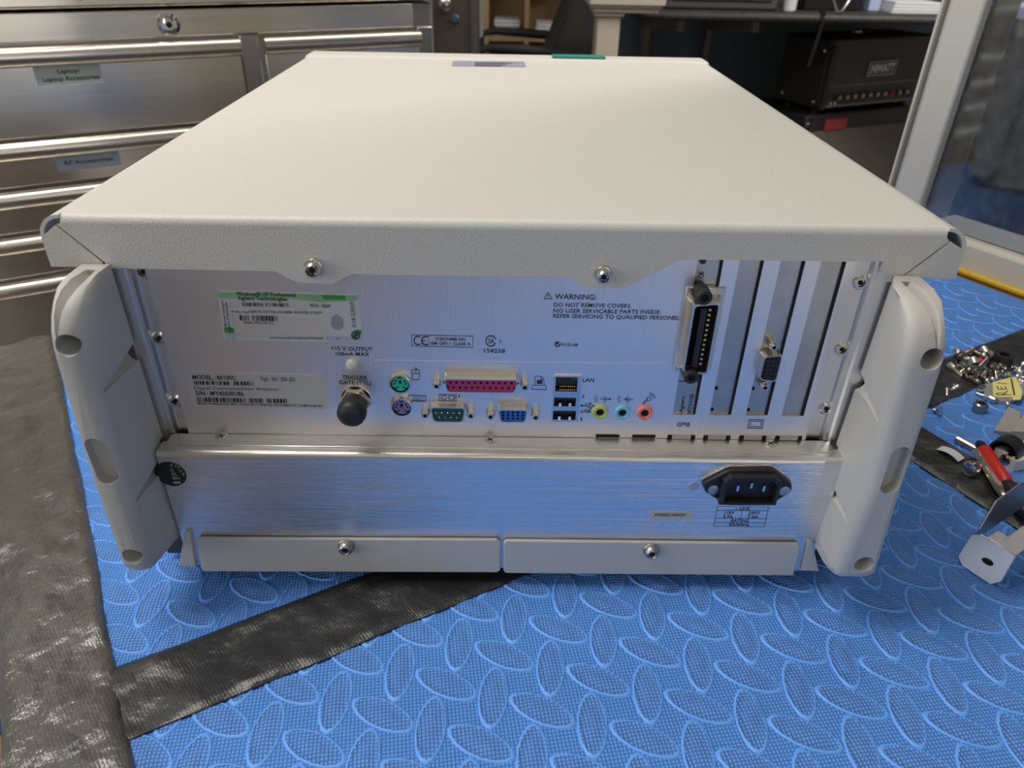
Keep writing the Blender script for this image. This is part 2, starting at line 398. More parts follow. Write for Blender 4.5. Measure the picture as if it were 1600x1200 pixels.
# brown cabinet beside the chest
c0 = PD(677, 60, 2.0); c1 = PD(744, 60, 2.0)
cab = empty('metal_cabinet', ((c0.x+c1.x)/2, c0.y+.25, FLOOR), 0, 'dark brown metal cabinet with round knobs right of the tool chest', 'cabinet')
MB().box((c0.x, c0.y, FLOOR), (c1.x, c0.y+.3, .7)).build('body', 'cabinet_brown', cab, bevel=.006)
MB().box((c1.x-.014, c0.y-.006, FLOOR+.05), (c1.x-.003, c0.y, .68)).build('door_edge', 'monitor_grey', cab)
p = PD(698, 4, 1.99); MB().lathe((p.x, c0.y, p.z), (0, -1, 0), [(.012, 0), (.012, .01), (.016, .012), (.016, .022), (.011, .026)], 18).build('knob', 'steel', cab, smooth=True)
p = PD(712, 28, 1.99); MB().lathe((p.x, c0.y, p.z), (0, -1, 0), [(.011, 0), (.011, .006), (.008, .009)], 18).build('blue_button', 'knob_blue', cab, smooth=True)
# wooden shelf unit with paper stacks
s0 = PD(756, 40, 3.25); s1 = PD(905, 40, 3.25); sy = s0.y
sh = empty('wooden_shelf', ((s0.x+s1.x)/2, sy+.2, FLOOR), 0, 'tan wooden shelf unit with paper stacks behind the office chair', 'shelf')
for x in (s0.x, PD(819, 40, 3.25).x, s1.x): MB().box((x, sy, FLOOR), (x+.022, sy+.36, .8)).build('side_panel', 'shelf_wood', sh)
MB().box((s0.x, sy+.36, FLOOR), (s1.x+.022, sy+.375, .8)).build('back_panel', 'shelf_wood', sh)
zs = PD(790, 56, 3.3).z
for z in (zs-.02, zs-.37, zs+.33): MB().box((s0.x+.022, sy+.01, z), (s1.x, sy+.36, z+.02)).build('shelf_board', 'shelf_wood', sh)
for lab, (pa, pb), n in (('white paper stack on the left side of the wooden shelf', (774, 812), 5), ('white paper stack on the right side of the wooden shelf', (838, 868), 4)):
    a = PD(pa, 50, 3.3); b = PD(pb, 50, 3.3)
    st = empty('paper_stack', ((a.x+b.x)/2, sy+.14, zs), 0, lab, 'paper')
    for k in range(n): MB().box((a.x+random.uniform(-.006, .006), sy+.04, zs+k*.013), (b.x+random.uniform(-.006, .006), sy+.25, zs+k*.013+.011)).build('sheaf', 'paper_white', st, bevel=.002)
# office chair, seen from the side
ch = empty('office_chair', (PD(850, 60, 2.72).x, PD(850, 60, 2.72).y+.05, FLOOR), 0, 'black office armchair in front of the wooden shelf', 'office chair')
cx, cy = PD(850, 60, 2.72).x, PD(850, 60, 2.72).y+.05
k0 = 2.72
def CH(px, py): v = PD(px, py, k0); return (v.x, v.z)
back = [CH(850, 96), (CH(880, 10)[0], CH(880, 10)[1]), CH(897, -60), CH(935, -160), CH(965, -165), CH(952, -50), CH(938, 20), CH(926, 96), CH(915, 140), CH(870, 140)]
MB().prism([(x, cy-.20, z) for x, z in back], (0, .42, 0)).build('backrest', 'chair_black', ch, bevel=.02, seg=3)
zz = CH(800, 110)[1]
MB().box((CH(745, 0)[0]-.02, cy-.24, zz-.08), (CH(900, 0)[0], cy+.24, zz)).build('seat', 'chair_black', ch, bevel=.03, seg=3)
za = CH(800, 66)[1]
for dy in (-.25, .27):
    a = CH(748, 66)[0]; b = CH(880, 72)[0]
    mb = MB(); mb.tube([(a, cy+dy, zz-.03), (a, cy+dy, za-.03), (a+.015, cy+dy, za-.004), (a+.05, cy+dy, za+.004), ((a+b)/2, cy+dy, za), (b, cy+dy, za-.012)], [.012, .012, .013, .015, .018, .016], 10); mb.build('armrest', 'chair_black', ch, smooth=True)
MB().lathe((cx, cy, FLOOR+.08), (0, 0, 1), [(.03, 0), (.03, zz-FLOOR-.16)], 14).build('gas_column', 'black_plastic', ch, smooth=True)
for k in range(5):
    a = 2*pi*k/5; e = Vector((cos(a), sin(a), 0))
    MB().tube([(cx, cy, FLOOR+.10), Vector((cx, cy, FLOOR+.075))+e*.29], [.03, .016], 8).build('base_leg', 'black_plastic', ch, smooth=True)
    MB().lathe(Vector((cx, cy, FLOOR+.03))+e*.29-Vector((0, 0, 0)), e.cross(Vector((0, 0, 1))), [(.03, -.015), (.03, .015)], 12).build('caster', 'black_plastic', ch, smooth=True)
# beige pillar with a moulded cap
a = PD(932, 60, 2.35); b = PD(967, 60, 2.35); pzz = PD(940, 17, 2.35).z
pil = empty('pillar', ((a.x+b.x)/2, a.y+.05, FLOOR), 0, 'beige square pillar with a stepped moulding at the counter end', 'pillar')
MB().box((a.x, a.y, FLOOR), (b.x, a.y+.10, pzz)).build('shaft', 'pillar_beige', pil, bevel=.003)
for k, (e, h0, h1) in enumerate(((.010, -.012, .0), (.018, 0, .014), (.027, .014, .022), (.034, .022, .05))):
    MB().box((a.x-e, a.y-e, pzz+h0), (b.x+e+.10*(k > 0), a.y+.10+e, pzz+h1)).build('moulding', 'pillar_beige', pil, bevel=.003)
# counter with a rolled dark edge, panel and brackets under it
ct = PD(1000, 16, 2.5); ctz = ct.z; cth = ctz-PD(1000, 33, 2.5).z
x0, x1 = ct.x, 1.95
con = empty('counter', ((x0+x1)/2, ct.y+.3, FLOOR), 0, 'black speckled counter on blue-grey panels behind the instrument', 'counter')
prof = [(0, -.5), (.006, -.15), (.02, 0), (.05, 0), (.90, 0), (.90, -1), (.03, -1), (.012, -.92), (.003, -.75)]
ring = lambda x, k: [(x, ct.y+a+k, ctz+b*cth) for a, b in prof]
mb = MB(); mb.rings([ring(x0, .04), ring(x0+.012, .012), ring(x0+.03, 0), ring(x1, 0)]); mb.build('top', 'counter_black', con, smooth=50)
MB().box((PD(966, 60, 2.6).x, ct.y+.85, FLOOR), (x1, ct.y+.89, ctz-cth-.002)).build('back_panel', 'panel_bluegrey', con)
for px in (1065, 1184):
    x = PD(px, 60, 2.6).x
    MB().prism([(x-.013, ct.y+.10, ctz-cth), (x-.013, ct.y+.845, ctz-cth), (x-.013, ct.y+.845, ctz-cth-.62), (x-.013, ct.y+.80, ctz-cth-.62), (x-.013, ct.y+.75, ctz-cth-.1), (x-.013, ct.y+.10, ctz-cth-.04)], (.026, 0, 0)).build('bracket', 'amp_piping', con, bevel=.003)
def on_counter(px, d): return PD(px, 16, d).x
def cbox(name, mt, px0, px1, dy, dep, h, label, cat, bev=.006):
    d = 2.5+dy; mb = MB().box((on_counter(px0, d), ct.y+dy, ctz), (on_counter(px1, d), ct.y+dy+dep, ctz+h)); o = mb.build(name, mt, bevel=bev); tag(o, label, cat); return o
eq = empty('equipment_case', (on_counter(1125, 2.56), ct.y+.2, ctz), 0, 'grey equipment case standing on the black counter', 'case')
MB().box((on_counter(1037, 2.56), ct.y+.06, ctz), (on_counter(1214, 2.56), ct.y+.36, ctz+.22)).build('body', 'monitor_grey', eq, bevel=.01)
MB().box((on_counter(1048, 2.56), ct.y+.054, ctz+.03), (on_counter(1203, 2.56), ct.y+.06, ctz+.2)).build('front_panel', 'dark_carcass', eq, bevel=.003)
cu = MB().lathe((on_counter(1234, 2.55), ct.y+.06, ctz), (0, 0, 1), [(.017, 0), (.021, .004), (.023, .09), (.021, .09), (.018, .008)], 20, True, True)
tag(cu.build('cup', 'paper_white', smooth=True), 'white cup on the counter right of the grey case', 'cup')
cbox('black_box', 'black_plastic', 1252, 1340, .12, .2, .16, 'black box on the counter right of the white cup', 'box')
mb = MB(); hk = PD(1316, 6, 2.52)
mb.tube([(hk.x-.05, ct.y+.02, ctz+.06), (hk.x-.02, ct.y+.012, ctz+.006), (hk.x-.004, ct.y+.004, ctz+.012), (hk.x+.012, ct.y+.002, ctz+.045)], .004, 8)
tag(mb.build('metal_hook', 'steel', smooth=True), 'bent steel hook lying at the counter edge', 'hook')
mb = MB(); cxk = PD(1294, 20, 2.47).x
mb.tube([(cxk+.03, ct.y+.10, ctz+.004), (cxk+.01, ct.y+.03, ctz+.006), (cxk, ct.y-.010, ctz+.002), (cxk-.002, ct.y-.014, ctz-.03), (cxk-.006, ct.y-.012, ctz-.08), (cxk-.016, ct.y-.006, ctz-.17)], .006, 8)
tag(mb.build('black_cable', 'black_plastic', smooth=True), 'black cable hanging over the counter edge', 'cable')
pst = empty('paper_pile', (on_counter(1425, 2.6), ct.y+.2, ctz), 0, 'pile of white papers at the right end of the counter', 'paper')
for k in range(4): MB().box((on_counter(1388+3*k, 2.6), ct.y+.08+.01*k, ctz+.009*k), (on_counter(1474-2*k, 2.6), ct.y+.32, ctz+.009*k+.007)).build('sheaf', 'paper_white', pst)
bk = MB().box((on_counter(1362, 2.6), ct.y+.14, ctz), (on_counter(1380, 2.6), ct.y+.3, ctz+.10)); tag(bk.build('blue_book', 'bluepaper', bevel=.003), 'small blue book standing beside the pile of papers', 'book')

# amplifier head on a speaker cabinet
AM = radians(25); D0 = 2.8
P0 = PD(1312, 72, D0); ew, eh = .534, .232
tc = empty('speaker_cabinet', (P0.x, P0.y, FLOOR), AM, 'black speaker cabinet with brown grille and red badge under the amplifier', 'speaker')
zt = P0.z-eh-.022
def loc(z): return z-FLOOR
mb = MB(); mb.box((-.085, .0, .03), (.515, .36, loc(zt))); mb.build('body', 'amp_vinyl', tc, local=True, bevel=.008)
mb = MB(); mb.box((-.066, -.006, .05), (.497, .0, loc(zt)-.065)); mb.build('grille', 'cab_grille', tc, local=True, bevel=.003)
mb = MB(); mb.box((-.066, -.004, loc(zt)-.062), (.497, .0, loc(zt)-.006)); mb.build('top_board', 'amp_vinyl', tc, local=True)
mb = MB(); mb.box((.014, -.010, loc(zt)-.066), (.134, -.004, loc(zt)-.020)); bd = mb.build('badge', 'badge_red', tc, local=True, bevel=.002)
for x in (-.06, .49):
    for y in (.03, .3): MB().lathe((x, y, 0), (0, 0, 1), [(.02, 0), (.018, .03)], 12).build('foot', 'black_rubber', tc, local=True, smooth=True)
for x in (-.079, .509): MB().lathe((x+(.004 if x < 0 else -.004), -.001, loc(zt)-.03), (0, -1, 0), [(.006, 0), (.004, .003)], 10).build('corner_screw', 'steel', tc, local=True)
ah = empty('amplifier_head', (P0.x, P0.y, zt), AM, 'black amplifier head with silver name plate on the speaker cabinet', 'amplifier')
H = P0.z-zt
mb = MB(); mb.box((-.03, .012, .018), (ew+.03, .26, H+.022)); mb.build('case', 'amp_vinyl', ah, local=True, bevel=.01)
mb = MB(); mb.box((-.03, -.008, H), (ew+.03, .03, H+.024)); mb.build('top_lip', 'amp_front', ah, local=True, bevel=.006)
mb = MB(); mb.box((0, .002, .108), (ew, .012, H)); fpn = mb.build('upper_front', 'amp_front', ah, local=True)
mb = MB(); mb.box((0, .004, .034), (ew, .012, .104)); mb.build('lower_front', 'amp_front', ah, local=True)
mb = MB(); mb.box((0, -.001, .1035), (ew, .012, .1085)); mb.build('middle_piping', 'amp_piping', ah, local=True, bevel=.001)
mb = MB(); mb.box((-.004, -.002, .026), (ew+.004, .012, .034)); mb.build('bottom_piping', 'amp_piping', ah, local=True, bevel=.002)
mb = MB(); mb.box((ew, -.006, .026), (ew+.010, .012, H)); mb.build('side_piping', 'amp_piping', ah, local=True, bevel=.002)
mb = MB(); mb.box((-.030, -.006, .018), (-.004, .014, H)); mb.build('side_edge', 'amp_vinyl', ah, local=True, bevel=.004)
mb = MB(); mb.box((.03, .0015, .036), (ew-.05, .005, .082)); cp = mb.build('control_panel', 'black_plastic', ah, local=True)
for k in range(10):
    x = .055+k*.043; MB().lathe((x, .0015, .062), (0, -1, 0), [(.010, 0), (.009, .014), (.006, .016)], 12).build('knob', 'dark_steel' if k != 7 else 'badge_red', ah, local=True, smooth=True)
for x in (.022, .046): MB().lathe((x, .004, .042), (0, -1, 0), [(.007, 0), (.005, .006)], 12).build('jack_socket', 'steel', ah, local=True)
mb = MB(); mb.box((.185, -.006, .134), (.345, .002, .193)); np_ = mb.build('name_plate', 'badge_grey', ah, local=True, bevel=.004)
mb = MB(); mb.box((.193, -.0068, .142), (.337, -.006, .185)); mb.build('plate_field', 'amp_vinyl', ah, local=True)
mb = MB(); Wp = WM[ah.name]; text_on(mb, 'HIWATT', Wp @ Vector((.198, -.0072, .149)), Wp @ Vector((.332, -.0072, .149)), Vector((0, 0, 1)), .030, .035); mb.build('lettering', 'lamp_white', ah, fixn=False)
for (x, y, z) in ((-.0305, .04, .045), (-.0305, .04, H-.02), (-.0305, .22, .05)): MB().lathe((x, y, z), (-1, 0, 0), [(.007, 0), (.004, .003)], 10).build('side_screw', 'steel', ah, local=True)
for x in (0, ew-.03):
    MB().lathe((x, .05, 0), (0, 0, 1), [(.016, 0), (.016, .02)], 12).build('foot', 'black_rubber', ah, local=True)
    MB().lathe((x, .2, 0), (0, 0, 1), [(.016, 0), (.016, .02)], 12).build('foot', 'black_rubber', ah, local=True)
Wp = WM[ah.name]; o = Wp @ Vector((.20, .10, H+.022))
jp = empty('jack_plug', o, AM, 'gold tipped jack plug lying on the amplifier head', 'plug')
MB().lathe((-.03, 0, .0125), (1, 0, 0), [(.008, 0), (.0125, .004), (.0125, .012), (.008, .016)], 14).build('collar', 'gold', jp, local=True, smooth=True)
MB().lathe((-.014, 0, .0125), (1, 0, 0), [(.0065, 0), (.0065, .035), (.003, .04)], 12).build('sleeve', 'chrome', jp, local=True, smooth=True)
MB().lathe((.022, 0, .0125), (1, 0, 0), [(.011, 0), (.011, .04)], 12).build('boot', 'black_rubber', jp, local=True, smooth=True)

# dark storage seen through the dusty pane
dr = empty('storage_unit', RW(1.35, -.1, FLOOR), ANG, 'dark grey storage unit with papers behind the dusty window pane', 'storage unit')
zd = (onN(1560, 27, UX, 1.12)).z
rbox(MB(), 1.12, 1.55, -.9, .455, FLOOR, zd).build('body', 'dark_carcass', dr, bevel=.004)
rbox(MB(), 1.11, 1.56, -.91, .46, zd, zd+.018).build('top_board', 'bluepaper', dr, bevel=.003)
for lab, w0, w1_, h, mt in (('crumpled white paper sheet on the storage unit behind the window', -.12, .09, .05, 'paper_white'), ('brown carton on the storage unit behind the window', -.10, .16, .12, 'shelf_wood')):
    if mt == 'paper_white':
        mb = MB(); n = 7; vs = []; 
        for i in range(n):
            for j in range(n): vs.append(RW(1.13+.16*i/(n-1), w0+(w1_-w0)*j/(n-1), zd+.019+h*.5*random.random()))
        top = len(vs); vs += [v-Vector((0, 0, .001)) for v in vs[:top]]
        fs = []
        for k in (0, top):
            for i in range(n-1):
                for j in range(n-1): a = k+i*n+j; fs.append((a, a+1, a+n+1, a+n))
        mb.add(vs, fs); tag(mb.build('paper_sheet', mt, smooth=True, fixn=False), lab, 'paper')
    else: tag(rbox(MB(), 1.32, 1.52, w0, w1_, zd+.018, zd+.018+h).build('carton', mt, bevel=.003), lab, 'box')
# ------------------------------------------------------------------ the instrument
YP, YS, YF = .0025, -.014, -.0168
HT, HW, DEP = .2187, .2140, .4966
ins = empty('test_instrument', (0, .25, 0), 0, 'cream bench test instrument seen from behind, with ports and corner feet', 'test instrument')
def PY(y): return lambda px, py: onY(px, py, y)
def polyY(pts, y): return [onY(a, b, y) for a, b in pts]
def gplate(mb, x0, x1, z0, z1, y0, y1, holes):
    """plate in x,z with rectangular holes, as a grid of boxes"""
    xs = sorted(set([x0, x1]+[a for h in holes for a in (h[0], h[1]) if x0 < a < x1])); zs = sorted(set([z0, z1]+[a for h in holes for a in (h[2], h[3]) if z0 < a < z1]))
    for i in range(len(xs)-1):
        for j in range(len(zs)-1):
            cx, cz = (xs[i]+xs[i+1])/2, (zs[j]+zs[j+1])/2
            if any(h[0] < cx < h[1] and h[2] < cz < h[3] for h in holes): continue
            mb.box((xs[i], y0, zs[j]), (xs[i+1], y1, zs[j+1]))
    return mb
# chassis behind everything
MB().box((-.199, .0066, .0126), (.199, DEP-.004, HT-.004)).build('chassis', 'dark_carcass', ins)
for s in (-1, 1): MB().box((min(s*.1985, s*.2005), .0066, .0126), (max(s*.1985, s*.2005), DEP-.004, .1990)).build('side_panel', 'flange_paint', ins)
# cover: top sheet with rounded sides and a rear lip
R2 = .0108; t = .0016
mb = MB()
def side(s):
    o = [(s*HW, .1935)] + [(s*(HW-R2+R2*cos(a)), HT-R2+R2*sin(a)) for a in [radians(90*k/8) for k in range(9)]]
    i = [(s*(HW-R2+(R2-t)*cos(a)), HT-R2+(R2-t)*sin(a)) for a in [radians(90*k/8) for k in range(8, -1, -1)]] + [(s*(HW-t), .1935)]
    ring = o+i
    return [[(x, y, z) for x, z in ring] for y in (0, DEP)]
for s in (-1, 1): mb.rings(side(s))
cprof = [(DEP, HT), (.004, HT)] + [(.004-.004*sin(a), HT-.004+.004*cos(a)) for a in [radians(90*k/6) for k in range(1, 7)]] + [(0, HT-.0042), (t, HT-.0042)] + [(.004-(.004-t)*sin(a), HT-.004+(.004-t)*cos(a)) for a in [radians(90*k/4) for k in range(4, -1, -1)]] + [(DEP, HT-t)]
mb.rings([[(x, y, z) for y, z in cprof] for x in (-HW+R2, HW-R2)])
cover = mb.build('top_cover', 'cover_paint', ins, smooth=35)
lip = [(95, 352), (88.5, 350.5), (163, 409), (168, 419), (300, 421.5), (429, 424), (461, 439.5), (472, 442.5), (521, 443.5), (549, 428), (620, 430), (889, 433), (916, 450), (976, 450.5), (1065, 405.5), (1381, 409), (1378, 440), (1408, 441), (1410, 431), (1483, 377), (1474, 377)]
lp = polyY(lip, 0)
for k in (0, -1): lp[k].z = HT-.0042
lp[0].x = -HW+R2; lp[-1].x = HW-R2
from mathutils.geometry import tessellate_polygon
def tprism(pts, d):
    n = len(pts); p_ = [Vector(a) for a in pts]; d = Vector(d); tr_ = tessellate_polygon([p_])
    return MB().add(p_+[a+d for a in p_], [tuple(f) for f in tr_]+[tuple(i+n for i in f[::-1]) for f in tr_]+[(i, (i+1) % n, n+(i+1) % n, n+i) for i in range(n)])
tprism(lp, (0, t, 0)).build('rear_lip', 'lip_paint', ins)
for pts in ([(86, 351.5), (160.5, 410.5), (160, 428), (81, 428), (77.5, 364)], [(1486, 378), (1412.5, 432.5), (1412, 445), (1478, 447), (1491.5, 390)]):
    pf_ = polyY(pts, -.0001)
    for k in (2, 3): pf_[k].z = .1935
    for k in (3, 4): pf_[k].x = math.copysign(HW, pf_[k].x)
    pf_[4].z = HT-R2
    MB().prism(pf_, (0, t, 0)).build('side_flap', 'lip_paint', ins)
# front bezel edge standing a little above the far end of the cover
MB().box((-HW+.004, DEP-.004, .02), (HW-.004, DEP+.03, HT+.0015)).build('front_bezel', 'cover_paint', ins, bevel=.004, seg=3)
a = onZ(865, 96, HT+.0015); b = onZ(950, 98, HT+.0015)
MB().box((a.x, DEP+.002, HT+.0012), (b.x, DEP+.02, HT+.0035)).build('green_badge', 'green_teal', ins)
st = MB().add([onZ(*p, HT+.0003) for p in ((708, 95), (819, 96), (822, 104.5), (706, 103))], [(0, 1, 2, 3)]).build('top_sticker', 'sticker_patch', ins, fixn=False)
pr = MB(); 
for k in range(3):
    y = 97.3+k*2.2; pr.add([onZ(*p, HT+.0006) for p in ((742, y), (800-8*k, y+.6), (800-8*k, y+1.5), (742, y+.9))], [(0, 1, 2, 3)])
pr.build('sticker_print', 'ink_black', st, fixn=False)
# screws with a six-lobe recess
def pan_screw(parent, px, py, yb, h, rpx, m='steel', washer=True, name='screw'):
    c = onY(px, py, yb-h); r = (onY(px+rpx, py, yb-h)-c).length; ax = (0, -1, 0); c0 = (c.x, yb, c.z)
    mb = MB()
    if washer: mb.lathe(c0, ax, [(r*1.18, 0), (r*1.18, h*.22), (r*1.1, h*.3), (r*1.0, h*.3)], 24, True, False)
    mb.lathe(c0, ax, [(r, h*.0), (r, h*.62), (r*.92, h*.84), (r*.7, h), (r*.62, h), (r*.5, h*.8)], 24)
    s = mb.build(name, m, parent, smooth=35)
    st = [(c.x+r*(.52 if k % 2 else .30)*cos(pi*k/6), yb-h*.84, c.z+r*(.52 if k % 2 else .30)*sin(pi*k/6)) for k in range(12)]
    MB().add(st, [list(range(12))]).build('star_recess', 'hole_black', s, fixn=False); return s
pan_screw(ins, 486.5, 424.5, 0, .0062, 13)
pan_screw(ins, 944, 435, 0, .0062, 12)
# panel, rails
x_l = onY(294, 673, YP).x; x_r = onY(1338, 410, YP).x
z_b = onY(780, 682.5, YP).z; z_t = HT-.012
SL = [((1088, 405), (1129, 407), (1053, 649), (1087, 651)), ((1154, 407), (1191.6, 407), (1110, 649.5), (1144, 650)), ((1218, 408), (1255, 408), (1167, 650), (1202, 651)), ((1281, 408), (1318, 409), (1223, 651), (1259, 652))]
slots = []
for a, b, c, d in SL:
    xa = (onY(*a, YP).x+onY(*c, YP).x)/2; xb = (onY(*b, YP).x+onY(*d, YP).x)/2; slots.append((xa, xb, onY(*c, YP).z, z_t-.006))
def prect(x0, x1, y0, y1, pl):
    a, b = onY(x0, (y0+y1)/2, pl), onY(x1, (y0+y1)/2, pl); c, d = onY((x0+x1)/2, y0, pl), onY((x0+x1)/2, y1, pl); return (a.x, b.x, d.z, c.z)
blk = prect(864, 906, 587, 658, YP-.001)
panel = gplate(MB(), x_l, x_r, z_b, z_t, YP, YP+.0013, slots+[blk]).build('rear_panel', 'panel_alu', ins)
MB().box((x_l, YP+.0035, z_b), (x_r, YP+.0036, z_t)).build('panel_backing', 'dark_carcass', ins)
for s, xf, xp in ((-1, onY(209, 510, 0).x-.004, x_l), (1, onY(1360, 530, 0).x+.004, x_r)):
    w = abs(xp-xf); k = w/.0235
    pts = [(0, -.0005), (.0085, -.0005), (.0095, .0008), (.0125, .0008), (.0140, .0030), (.0235, .0030), (.0235, .0048), (0, .0048)]
    mb = MB(); mb.rings([[(xf-s*a*k, b+.0022, z) for a, b in pts] for z in (z_b-.001, z_t)]); mb.build('side_rail', 'rail_alu', ins)
for px, py in ((222, 426), (247, 530), (273, 628), (1346, 443), (1317, 547.5), (1292, 640)):
    c = onY(px, py, .0038); r = .0038
    rv = MB().lathe((c.x, .0053, c.z), (0, -1, 0), [(r, 0), (r, .0006), (r*.75, .0014), (r*.55, .0014), (r*.45, .0006)], 20).build('rivet', 'steel', ins, smooth=30)
    MB().lathe((c.x, .0048, c.z), (0, -1, 0), [(r*.32, 0), (r*.30, .0008)], 10).build('rivet_hole', 'hole_black', rv)
# expansion slot brackets
for i, (xa, xb, za, zb) in enumerate(slots):
    br = MB().box((xa-.0008, YP+.0018, za-.001), (xb+.0008, YP+.0030, zb+.001)).build('slot_bracket', 'bracket_steel', ins)
    MB().box((xa, YP+.0002, za-.0002), (xb, YP+.0018, za+.0006)).build('bracket_lip', 'nickel', br)
    MB().box((xb-.0007, YP+.0004, za), (xb, YP+.0018, zb)).build('bracket_gap', 'hole_black', br)
    if i in (1, 2):
        for q in (.003, .0165):
            MB().lathe((xa+.0012, YP+.0018, za+q), (0, -1, 0), [(.0011, 0), (.0011, .0003)], 10).build('bracket_hole', 'hole_black', br)
    if i == 0: br0 = br
    if i == 2: br2 = br
# ledge slots along the panel foot
for x0, x1, y in ((931, 968, 681.3), (988, 1024, 682)):
    q = prect(x0, x1, y-1.8, y+1.8, YP-.0003); MB().box((q[0], YP-.0005, q[2]), (q[1], YP, q[3])).build('foot_slot', 'hole_black', panel)
for x0, x1, y in ((1043, 1086, 683.5), (1099, 1141, 684), (1155, 1197, 684.5), (1211, 1253, 685)):
    q = prect(x0, x1, y-3.2, y+3.2, YP-.0003); s_ = MB().box((q[0], YP-.0004, q[2]), (q[1], YP, q[3])).build('foot_slot', 'hole_black', panel)
    q = prect(x0+7, x1-7, y-2.8, y+2.6, YP-.0006); MB().box((q[0], YP-.0009, q[2]), (q[1], YP, q[3])).build('bracket_tongue', 'bracket_steel', panel)
# port plate
q = [(589, 562), (1040, 568), (1024, 666), (593, 661)]
YQ = YP-.00025
q = (onY(591, 612, YP).x, onY(1032, 617, YP).x, onY(800, 664, YP).z, onY(800, 565, YP).z)
gplate(MB(), *q, YQ, YP, [blk]).build('port_plate', 'panel_alu', ins)

def rtrap(c, ex, ez, wt, wb, h, r, n=3):
    """rounded trapezoid outline in the plane of ex, ez"""
    P = [Vector((-wb, -h)), Vector((wb, -h)), Vector((wt, h)), Vector((-wt, h))]; out = []
    for i in range(4):
        p, a, b = P[i], P[i-1], P[(i+1) % 4]; da, db = (a-p).normalized(), (b-p).normalized()
        p0, p1 = p+da*r, p+db*r
        for k in range(n+1):
            s = k/n; v = p0*(1-s)**2+p*2*s*(1-s)+p1*s*s; out.append(c+ex*v.x+ez*v.y)
    return out
def mperpx(px, py, y): return (onY(px+10, py, y)-onY(px-10, py, y)).length/20, (onY(px, py+10, y)-onY(px, py-10, y)).length/20
def dsub(name, px, py, yb, depth, hw, hh, ins_m, rows, taper=.0013, vertical=False, pins=False, label=None):
    yf = yb-depth; c = onY(px, py, yf); c.y = 0; k, kv = mperpx(px, py, yf)
    ex, ez = Vector((1, 0, 0)), Vector((0, 0, 1)); w, h = hw*k, hh*kv
    if vertical: ex, ez = Vector((0, 0, -1)), Vector((1, 0, 0)); w, h = hh*kv, hw*k
    Y = Vector((0, 1, 0)); o = lambda e, y: rtrap(c+Y*y, ex, ez, w+e, w-taper+e, h+e, min(.0022, h*.45))
    mb = MB(); mb.rings([o(.0007, yb), o(.0008, yb-.0004), o(.0006, yb-.0009), o(.0005, yf), o(0, yf), o(0, yf+.0012)], True, False)
    sh = mb.build(name, 'nickel', ins, smooth=40)
    if label: sh['label'] = label
    MB().prism(o(-.00005, yf+.0009), (0, .003, 0)).build('insert', ins_m, sh)
    mb = MB()
    for j, (n, zz, off) in enumerate(rows):
        for i in range(n):
            p = c+Y*(yf+.0009)+ex*((i-(n-1)/2)*off)+ez*(zz*h)
            if pins: mb.lathe(p, (0, -1, 0), [(.00042, 0), (.00042, .0012), (.0002, .0016)], 8)
            else: mb.lathe(p, (0, -1, 0), [(.00072, 0), (.00072, .00012)], 10)
    mb.build('contact_pins' if pins else 'pin_holes', 'gold' if pins else 'hole_black', sh)
    return sh
def jackscrew(parent, px, py, yb, depth, rpx, m='nickel', hexa=True):
    c = onY(px, py, yb-depth); r = rpx*mperpx(px, py, yb-depth)[0]
    mb = MB(); mb.lathe((c.x, yb, c.z), (0, -1, 0), [(r, 0), (r, depth*.72), (r*.9, depth*.74), (r*.9, depth*.95), (r*.8, depth), (r*.5, depth), (r*.45, depth*.7)], 6 if hexa else 16); j = mb.build('jackscrew', m, parent, smooth=30)
    MB().lathe((c.x, yb-depth*.72, c.z), (0, -1, 0), [(r*.46, 0), (r*.44, depth*.1)], 12).build('thread_hole', 'hole_black', j)
k0 = mperpx(751, 603, YQ-.006)[0]
sh = dsub('parallel_port', 751.5, 603.5, YQ, .0060, 56.5, 9.2, 'db25_pink', [(13, .42, .0032*.98), (12, -.42, .0032*.98)], .0016, label='magenta insert parallel port')
jackscrew(sh, 682, 604, YQ, .0055, 7); jackscrew(sh, 820, 606, YQ, .0055, 7)
sh = dsub('serial_port', 700, 648.5, YQ, .0044, 26, 10.2, 'db9_teal', [(5, .35, .0031), (4, -.35, .0031)], .0014, pins=True)
jackscrew(sh, 664, 650, YQ, .0055, 7); jackscrew(sh, 735.5, 650.5, YQ, .0055, 7)
sh = dsub('video_port', 801.5, 650.5, YQ, .0058, 21.5, 8.6, 'vga_blue', [(5, .55, .0026), (5, 0, .0026), (5, -.55, .0026)], .0012)
jackscrew(sh, 766.5, 652, YQ, .0055, 7); jackscrew(sh, 837, 653, YQ, .0055, 7)
# bracket ports
sh = dsub('slot_video_port', 1204, 576, YP+.0018, .0085, 12.5, 19.5, 'black_plastic', [(5, .55, .0025), (5, 0, .0025), (5, -.55, .0025)], .0012, vertical=True)
jackscrew(sh, 1210, 543.5, YP+.0018, .008, 6.2, hexa=False); jackscrew(sh, 1196, 606.5, YP+.0018, .008, 6.2, hexa=False)
